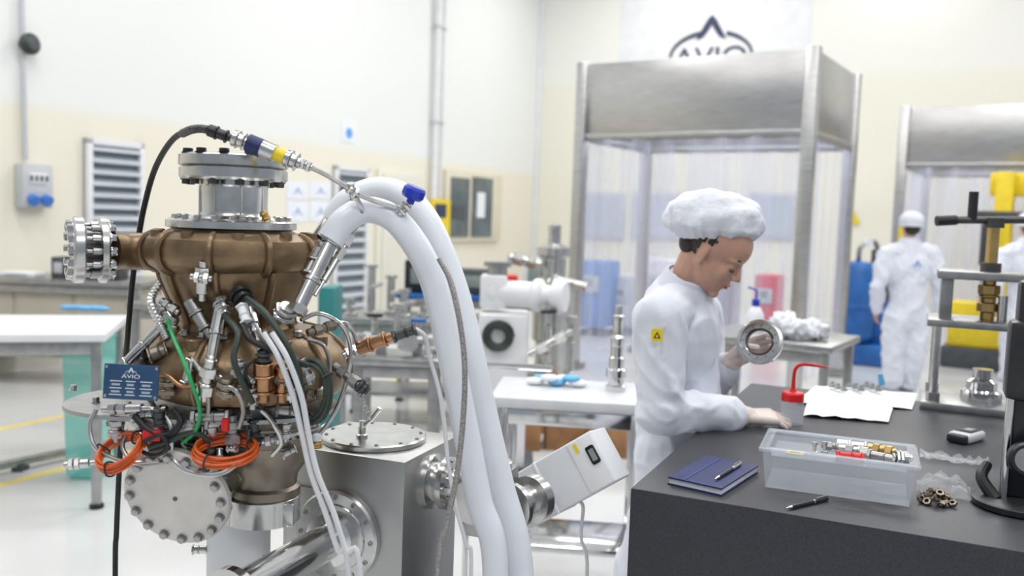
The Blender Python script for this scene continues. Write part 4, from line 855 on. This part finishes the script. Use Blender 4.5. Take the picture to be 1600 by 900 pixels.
b=MB(); b.cyl(E(520,345,.05),E(500,375,.03),.018,steel,20,ch=.002); b.cyl(E(500,375,.03),E(470,410,.02),.014,steel,20); b.obj("hose_coupling",eng)
b=MB(); b.tube([E(686,404,-.16),E(704,440,-.17),E(718,500,-.18),E(726,570,-.18),E(724,650,-.18),E(714,740,-.18),E(698,820,-.18),E(683,900,-.18),V((-.12,1.42,.5)),V((-.1,1.42,.08)),V((-.08,1.3,.012))],4.0*q1,braid,12,9); b.obj("braided_hose",None,"slim braided steel hose hanging beside white hoses","hose")

# ================================================================== VACUUM CHAMBER
uc=V((.93,-.36,0)).normalized(); vc=V((.36,.93,0)).normalized(); Cc=V((-.19,1.65,0)); RC=Matrix((uc,vc,V((0,0,1)))).transposed()
ZC=1.085; wc=.27; dc=.24; cc=Cc-uc*wc/2+vc*dc/2
ch_=thing("steel_vacuum_chamber",cc,"square bead blasted steel vacuum chamber with round lid","vacuum chamber")
b=MB(); b.box(cc+V((0,0,ZC-.19)),(wc,dc,.38),boxsteel,RC,.004); b.obj("chamber_body",ch_)
b=MB(); b.lathe([(.0,0),(.105,0),(.107,.002),(.107,.01),(.104,.013),(0,.0135)],cc+V((0,0,ZC)),(0,0,1),steel,64); lid=b.obj("chamber_lid",ch_)
bolts(lid,cc+V((0,0,ZC+.012)),(0,0,1),.096,12,.004,.003,steel2,ph=.2,socket=True,hexa=False)
b=MB(); hp=cc+V((-.02,-.03,ZC+.012)); b.lathe([(0,0),(.012,0),(.012,.006),(.008,.008),(.008,.022),(.0065,.024),(.0065,.034),(0,.035)],hp,(0,0,1),steel,20)
b.cyl(hp+V((.0,0,.02)),hp+V((.014,0,.034)),.003,steel,10); b.cyl(hp+V((.014,0,.034)),hp+V((.036,-.005,.062)),.0055,steel,14,ch=.001); b.obj("release_lever",ch_)
pfc=Cc-uc*.136+V((0,0,.925))
b=MB(); b.lathe([(.0,0),(.088,0),(.09,.003),(.09,.016),(.086,.02),(.066,.02),(.064,.024),(.04,.026)],pfc,-vc,steel,56); fl1=b.obj("port_flange",ch_)
bolts(fl1,pfc-vc*.018,-vc,.078,12,.005,.004,steel2,socket=True,hexa=False)
b=MB(); b.lathe([(.05,.0),(.05,.028),(.034,.034),(.034,.30),(.05,.302),(.05,.32),(0,.322)],pfc-vc*.015,-vc,chrome,40); b.obj("port_tube",ch_)
b=MB(); b.box(Cc-uc*.2+V((0,0,.91))-vc*.004,(.11,.01,.2),boxsteel,RC,.003); b.obj("mounting_block",ch_)
pr=Cc+vc*.115+V((0,0,1.02))
b=MB(); b.lathe([(0,0),(.055,0),(.055,.012),(.04,.014),(.04,.03),(.052,.032),(.052,.044),(.034,.046),(.034,.075),(.046,.077),(.046,.088),(0,.09)],pr,uc,steel,44); fl2=b.obj("side_port",ch_)
bolts(fl2,pr+uc*.043,uc,.045,8,.004,.005,steel2)
b=MB(); vbq=pr+uc*.13; b.box(vbq+V((0,0,-.02)),(.085,.085,.13),steel2,RC,.006); b.lathe([(.04,0),(.04,.012),(.028,.014),(.028,.03),(0,.032)],vbq+V((0,0,.045)),(0,0,1),steel,28)
b.lathe([(.045,0),(.045,.012),(.03,.014),(.03,.04),(.042,.042),(.042,.052),(0,.054)],vbq-vc*.04,-vc,steel,28); b.obj("gate_valve",ch_)
b=MB(); b.lathe([(.0,0),(.048,0),(.048,.012),(.032,.014),(.032,.06),(.048,.062),(.048,.085),(0,.087)],vbq+uc*.04-V((0,0,.03)),V((.6,.8,0)),steel,32); b.obj("turbo_port",ch_)
for sx in (-1,1):
    for sy in (-1,1):
        b=MB(); p=cc+uc*sx*(wc/2-.03)+vc*sy*(dc/2-.03); b.box(p+V((0,0,(ZC-.38)/2)),(.04,.04,ZC-.38),steel2,RC,.004); b.cyl(p,p+V((0,0,.015)),.035,black,16); b.obj("leg",ch_)
cp=A(886,746,1.93); lx=V((.78,-.28,.58)).normalized(); nz_=V((.10,-.90,.42)); nz_=(nz_-lx*nz_.dot(lx)).normalized(); ly=nz_.cross(lx); Rk=Matrix((lx,ly,nz_)).transposed()
ctl=thing("vacuum_controller",cp,"light grey tilted electronic vacuum controller box","controller")
def K_(x,y,z): return cp+Rk@V((x,y,z))
b=MB(); b.box(cp,(.232,.118,.10),palegrey,Rk,.004,3); b.obj("enclosure",ctl)
b=MB(); b.box(K_(.083,0,.0510),(.060,.112,.003),white,Rk,.001); b.obj("front_label",ctl)
b=MB(); b.box(K_(.098,.012,.0530),(.020,.040,.002),blackp,Rk,.004,3); b.box(K_(.098,.012,.0542),(.012,.026,.001),lcd,Rk); b.obj("display",ctl)
b=MB(); b.box(K_(.070,.040,.0530),(.008,.020,.001),yellow,Rk); b.obj("yellow_sticker",ctl)
b=MB(); b.box(cp-lx*.035,(.007,.121,.104),white,Rk,.002); b.obj("strap",ctl)
b=MB(); b.cyl(K_(-.07,.0,-.03),vbq+uc*.07-V((0,0,.02))+V((.03,.05,0)),.018,steel2,14); b.obj("support_arm",ctl)
b=MB(); b.tube([K_(.0,-.056,0),K_(.0,-.074,0),A(908,840,1.93),A(917,900,1.93),V((.17,1.93,.4)),V((.18,1.95,.05)),V((.1,2.0,.008))],.004,cablew,8,7); b.obj("power_cable",ctl)

# ================================================================== PEOPLE
def hand(b,w,d,n,s,m,curl=(25,30,20),k=1.,spread=.1,thumb=(.75,.55,.35),cl=None):
    w=V(w);d=V(d).normalized();n=V(n);n=(n-d*n.dot(d)).normalized();s=V(s);s=(s-d*s.dot(d)-n*s.dot(n)).normalized()
    offs=[.029,.0098,-.0095,-.0275]; L=[(.044,.026,.021),(.048,.030,.022),(.045,.028,.021),(.035,.021,.019)]; R=[.0088,.0090,.0086,.0076]
    b.cap(w-d*.02,w+d*.01,.026*k,.027*k,m)
    for i,o in enumerate(offs):
        kn=w+(d*(.088-.004*abs(i-1))+s*o)*k
        b.cap(w+(d*.012+s*o*.55)*k,kn,.016*k,.0128*k,m,12)
        a=0; p=kn; cu=(cl[i] if cl else curl)
        dd=(d+s*o*spread*40).normalized()
        for j in range(3):
            a+=radians(cu[j]); q=p+(dd*cos(a)+n*sin(a))*L[i][j]*k; r0=R[i]*k*(1-.10*j); b.cap(p,q,r0*1.06,r0*.93,m,10); p=q
    b.cap(w+(s*.015+n*.004)*k,w+(d*.035+s*.033+n*.010)*k,.018*k,.0145*k,m,12)
    p=w+(d*.035+s*.033+n*.010)*k
    for (L_,r_,v) in ((.034,.0118,d*thumb[0]+s*thumb[1]+n*thumb[2]),(.028,.0105,d*(thumb[0]+.3)+s*(thumb[1]-.35)+n*(thumb[2]+.15))):
        q=p+v.normalized()*L_*k; b.cap(p,q,r_*k*1.05,r_*k*.9,m,10); p=q
    return p
f_=V((.93,-.36,0)).normalized(); l_=V((.36,.93,0)).normalized(); RT=Matrix((f_,l_,V((0,0,1)))).transposed()
fz=V((.84,-.54,0)).normalized(); lz=V((.54,.84,0)).normalized()
hp_=radians(33); fh=fz*cos(hp_)-V((0,0,1))*sin(hp_); uh=fz*sin(hp_)+V((0,0,1))*cos(hp_); RH=Matrix((fh,lz,uh)).transposed()
HO=A(1115,395,2.46)
def hh(x,y,z): return HO+RH@V((x*.95,y*.95,z*.95))
wom=thing("person",V((.44,2.54,0)),"person in white coverall and cap leaning over bench","person")
NB=A(1066,455,2.52); SR=A(1031,497,2.37); SL=A(1090,490,2.69)
ER=A(1034,640,2.34); WR=A(1162,650,2.43); EL=A(1104,606,2.72); WLf=A(1146,562,2.63)
CH=A(1056,535,2.53); WA=A(1056,650,2.55); PV=V((A(1058,740,2.56).x,2.56,.90))
kneeR=V((.45,2.46,.48)); kneeL=V((.43,2.68,.48)); ankR=V((.40,2.46,.09)); ankL=V((.37,2.70,.09))
hipR=PV-l_*.085-f_*.01; hipL=PV+l_*.085-f_*.01
def body(b,m):
    b.sph(hh(-.012,0,.04),(.092,.072,.082),m,RH,28,18); b.sph(hh(.026,0,-.028),(.060,.056,.078),m,RH,24,16)
    b.sph(hh(.042,0,-.070),(.037,.036,.028),m,RH); b.sph(hh(.066,0,-.094),(.016,.018,.014),m,RH); b.sph(hh(.03,0,.045),(.060,.061,.062),m,RH)
    b.cap(hh(.080,0,.020),hh(.104,0,-.020),.0062,.0085,m); 
    for s in (-1,1):
        b.sph(hh(.095,s*.009,-.025),(.008,.006,.006),m,RH,10,8); b.sph(hh(.070,s*.028,.024),(.015,.024,.008),m,RH)
        b.sph(hh(.056,s*.032,-.022),(.027,.022,.026),m,RH); b.sph(hh(.074,s*.029,.005),(.0110,.0150,.0105),m,RH)
        b.sph(hh(-.004,s*.073,-.002),(.015,.008,.027),m,RH@Matrix.Rotation(s*.35,3,'Z')); b.cap(hh(.036,s*.030,-.068),hh(-.005,s*.056,-.03),.017,.017,m)
        b.sph(hh(.004,s*.075,-.022),(.007,.007,.008),m,RH,10,8)
    b.sph(hh(.083,0,-.050),(.011,.018,.0056),m,RH); b.sph(hh(.080,0,-.061),(.010,.015,.0056),m,RH); b.sph(hh(.072,0,-.055),(.014,.022,.018),m,RH)
    b.cap(hh(-.03,0,-.05),NB,.050,.050,m); b.cap(NB,CH,.045,.07,m)
    b.sph(CH,(.08,.11,.12),m,RT); b.sph(WA,(.075,.10,.13),m,RT); b.sph(PV,(.09,.13,.11),m,RT)
    b.cap(CH,PV,.075,.08,m)
    for S_,E_,W_ in ((SR,ER,WR),(SL,EL,WLf)):
        b.cap(NB-V((0,0,.045)),S_,.034,.034,m); b.cap(S_,E_,.036,.032,m); b.cap(E_,W_,.032,.025,m)
    for h_,k_,a_ in ((hipR,kneeR,ankR),(hipL,kneeL,ankL)):
        b.cap(h_,k_,.07,.05,m); b.cap(k_,a_,.048,.034,m); b.cap(a_-V((0,0,.04)),a_+f_*.13-V((0,0,.055)),.032,.026,m)
b=MB(); body(b,skin)
hand(b,WR,(.97,.12,-.02),(-.05,.20,-.98),(0,.97,.2),skin,cl=[(16,36,24),(20,34,22),(24,34,22),(28,32,22)],thumb=(.7,.65,.2))
hand(b,WLf,(.62,-.10,.42),(.35,-.92,-.15),(-.2,-.1,.9),skin,cl=[(30,40,25),(35,45,30),(38,50,30),(40,52,30)],thumb=(.65,.15,.75),k=.98)
me=fuse(b,.0032,4,.5); me.materials.append(skin); me.materials.append(glove)
for p in me.polygons:
    c=p.center
    if ((c-WR).x>-.045 and (c-WR).length<.24 and c.z<1.12) or ((c-WLf).dot(V((.814,0,.581)))>-.045 and (c-WLf).length<.22 and c.z<1.33 and c.x>WLf.x-.05): p.material_index=1
c=center(me); place(me,"body",c,wom,sharp=None)
b=MB()
b.cap(NB-V((0,0,.02)),CH,.084,.118,cloth); b.sph(CH+V((0,0,.02)),(.120,.155,.17),cloth,RT); b.sph(WA,(.114,.145,.17),cloth,RT); b.sph(PV,(.120,.17,.15),cloth,RT); b.cap(CH,PV,.114,.116,cloth)
for S_,E_,W_ in ((SR,ER,WR),(SL,EL,WLf)):
    d=(W_-E_).normalized(); b.cap(NB-V((0,0,.03)),S_,.070,.068,cloth); b.cap(S_,E_,.068,.060,cloth); b.cap(E_,W_-d*.05,.060,.045,cloth); b.sph(E_,(.067,.063,.065),cloth); b.sph(W_-d*.085,(.051,.049,.049),cloth)
for h_,k_,a_ in ((hipR,kneeR,ankR),(hipL,kneeL,ankL)):
    b.cap(h_,k_,.098,.08,cloth); b.cap(k_,a_,.08,.07,cloth); b.cap(a_-V((0,0,.035)),a_+f_*.13-V((0,0,.045)),.048,.042,cloth)
me=fuse(b,.0065,4,.5); creases(me,.0095,5.5,0,.45,.15); me.materials.append(cloth); c=center(me); place(me,"coverall",c,wom,sharp=None)
b=MB(); nd=(hh(-.03,0,-.06)-NB).normalized(); b.lathe([(.088,-.03),(.082,-.005),(.072,.020),(.067,.046),(.060,.047),(.061,.02),(.07,-.01)],NB+nd*.006,nd,cloth,32,caps=False); b.obj("collar",wom)
for W_,E_ in ((WR,ER),(WLf,EL)):
    d=(W_-E_).normalized(); b=MB(); b.tube([W_-d*.08,W_-d*.05,W_-d*.02,W_-d*.002],[.043,.037,.033,.030],glove,20,5,wave=.03); b.obj("glove_cuff",wom)
CP=A(1115,351,2.47); hc=radians(4); RCp=Matrix((f_*cos(hc)-V((0,0,1))*sin(hc),l_,f_*sin(hc)+V((0,0,1))*cos(hc))).transposed()
b=MB(); vs=[];nu=128;nv=36
for j in range(nv+1):
    v=j/nv; ph=v*radians(125)
    for i in range(nu):
        a=2*pi*i/nu; rr=max(0,sin(ph))**.86; zz=cos(ph)
        rad=1.
        if v>.80: rad=1-(v-.80)*1.2
        fold=1+(.035*sin(a*23+3*sin(a*3))+.02*sin(a*37+1))*(max(0,v-.35)*1.5)**1.3+.09*noise.noise(V((cos(a)*2.6*rr,sin(a)*2.6*rr,zz*2.8+4)))+.03*abs(noise.noise(V((cos(a)*8*rr,sin(a)*8*rr,zz*8))))
        zs=(.096 if zz>0 else .066)
        vs.append(CP+RCp@V((.134*rr*cos(a)*rad*fold,.110*rr*sin(a)*rad*fold,zs*(abs(zz)**.85)*(1 if zz>0 else -1)*fold)))
fs=[(j*nu+i,j*nu+(i+1)%nu,(j+1)*nu+(i+1)%nu,(j+1)*nu+i) for j in range(nv) for i in range(nu)]
b.add(vs,fs,capm); b.obj("bouffant_cap",wom,sharp=None)
tmp=MB(); tmp.sph((0,0,0),(1,1,1),hairm,None,64,48)
hv=[]
for v in tmp.v:
    x=-.014+.0955*v.x; y=.0755*v.y; z=.040+.086*v.z; k=1+.012*noise.noise(V((x*60,y*60,z*25)))
    hv.append((x*k,y*k,z))
def ishair(x,y,z):
    return (x<-.018 and z>-.035) or (x<.026 and z>.020) or (x<.050 and z>.034) or z>.075
ff=[f for f in tmp.f if all(ishair(*hv[i]) for i in f)]
b=MB(); b.add([hh(*v) for v in hv],ff,hairm); b.sph(hh(-.066,0,-.004),(.040,.060,.046),hairm,RH,24,16); b.obj("hair",wom,sharp=None)
for s in (-1,1):
    b=MB(); b.tube([hh(.083,s*.014,.026),hh(.085,s*.028,.032),hh(.072,s*.044,.028)],[.0018,.0022,.0010],hairm,8,5); b.obj("eyebrow",wom)
    b=MB(); b.tube([hh(.0830,s*.018,-.002),hh(.0858,s*.029,-.0060),hh(.078,s*.042,-.002)],[.0010,.0016,.0010],hairm,8,5); b.obj("eyelashes",wom)
b=MB(); b.sph(hh(.0862,0,-.0502),(.0105,.017,.0040),lipm,RH); b.sph(hh(.0835,0,-.0600),(.0095,.0145,.0050),lipm,RH); b.obj("lips",wom)
bd=A(1019,517,2.37)-V((0,.082,0)); nbd=V((-.12,-1,.05)); Mb=facing(bd,nbd)
b=MB(); b.prism([(.015*max(-1,min(1,1.25*cos(a))),.016*max(-1,min(1,1.25*sin(a)))) for a in [2*pi*k/24 for k in range(24)]],.003,yellow,Mb); b.prism([(-.009,-.008),(.009,-.008),(0,.009)],.001,blackp,Mb@Matrix.Translation((0,0,.0032))); b.prism([(-.004,-.006),(.004,-.006),(0,.003)],.001,yellow,Mb@Matrix.Translation((0,0,.004))); b.obj("sleeve_badge",wom)
rc=A(1187,534,2.555); ra=V((-.45,-.82,.33)).normalized()
t=thing("steel_ring",rc,"polished stepped steel ring held in gloved hand","ring")
b=MB(); u=.00182
b.lathe([(22*u,-4*u),(34*u,-4*u),(36*u,-3*u),(36*u,3*u),(33*u,4*u),(30*u,4*u),(29*u,2*u),(23*u,2*u),(22*u,1*u),(22*u,-4*u)],rc,ra,steel,56,caps=False); rg=b.obj("ring_body",t)
b=MB(); b.lathe([(18.5*u,-3*u),(21*u,-4*u),(22.3*u,-2*u),(21*u,1*u),(18.5*u,0),(18.5*u,-3*u)],rc,ra,darksteel,40,caps=False); b.obj("inner_race",t)
bolts(rg,rc+ra*(1.8*u),ra,26*u,12,1.1*u,1.0*u,darksteel)

def worker(dx,Y,label):
    def P(x,y,d=0.): return A(x+dx,y,Y+d)
    t=thing("person",V((P(1410,500).x,Y,0)),label,"person")
    nk=P(1420,382); hd=P(1423,350,-.0); SA=P(1386,398);SB=P(1455,398);EA=P(1372,446,-.03);EB=P(1470,446,-.03);WA_=P(1371,486,.1);WB_=P(1466,488,.1)
    ch=P(1420,420); pv=P(1416,492); hA=P(1401,500);hB=P(1432,500); kA=P(1396,556);kB=P(1428,556)
    aA=V((P(1394,600).x,Y,.09)); aB=V((P(1422,600).x,Y+.05,.09)); z=V((0,0,1)); y=V((0,1,0))
    b=MB(); m=skin
    b.sph(hd,(.078,.096,.11),m); b.sph(hd+V((0,.03,-.05)),(.055,.06,.07),m); b.cap(hd+V((0,.095,.0)),hd+V((0,.115,-.02)),.01,.012,m)
    for s in (-1,1): b.sph(hd+V((s*.08,.0,-.01)),(.01,.018,.03),m)
    b.cap(hd-z*.06,nk,.052,.056,m); b.cap(nk,ch,.07,.11,m); b.sph(ch,(.17,.11,.17),m); b.sph(pv,(.15,.12,.14),m); b.cap(ch,pv,.11,.11,m)
    for S_,E_,W_ in ((SA,EA,WA_),(SB,EB,WB_)): b.cap(nk,S_,.05,.055,m); b.cap(S_,E_,.05,.042,m); b.cap(E_,W_,.04,.028,m)
    for h_,k_,a_ in ((hA,kA,aA),(hB,kB,aB)): b.cap(h_,k_,.085,.058,m); b.cap(k_,a_,.055,.036,m); b.cap(a_-z*.04,a_+y*.16-z*.05,.036,.03,m)
    hand(b,WA_,(.0,.5,-.8),(1,0,0),(0,.8,.5),m); hand(b,WB_,(.0,.5,-.8),(-1,0,0),(0,.8,.5),m)
    me=fuse(b,.008,2); me.materials.append(skin); c=center(me); place(me,"body",c,t,sharp=None)
    b=MB(); m=cloth
    b.cap(nk-z*.01,ch,.095,.14,m); b.sph(ch,(.215,.145,.2),m); b.sph(pv,(.195,.15,.18),m); b.cap(ch,pv,.15,.155,m)
    for S_,E_,W_ in ((SA,EA,WA_),(SB,EB,WB_)):
        d=(W_-E_).normalized(); b.cap(nk-z*.03,S_,.07,.08,m); b.cap(S_,E_,.082,.066,m); b.cap(E_,W_-d*.03,.064,.042,m)
    for h_,k_,a_ in ((hA,kA,aA),(hB,kB,aB)): b.cap(h_,k_,.125,.095,m); b.cap(k_,a_,.095,.08,m); b.cap(a_-z*.035,a_+y*.16-z*.04,.05,.045,m)
    me=fuse(b,.014,3); creases(me,.022,5.,dx,.5,.2); me.materials.append(cloth); c=center(me); place(me,"coverall",c,t,sharp=None)
    b=MB(); b.sph(hd+V((0,-.015,.035)),(.112,.125,.088),capm,None,32,18); b.tube([hd+V((.098*cos(a),-.015+.112*sin(a),-.012)) for a in [2*pi*i/16 for i in range(16)]],.012,capm,8,3,True,wave=.2); b.obj("bouffant_cap",t,sharp=None)
    b=MB(); b.sph(hd+V((0,-.045,-.045)),(.074,.062,.062),hairm); b.obj("hair",t)
    if dx==0:
        M=facing(ch+V((0,-.178,.02)),(0,-1,0)); b=MB(); emblem(b,M,.07,bluep); b.obj("back_emblem",t)
worker(0,8.6,"worker in white coverall and cap standing with back turned")
worker(184,9.3,"partly hidden worker in white coverall and cap beside machine")
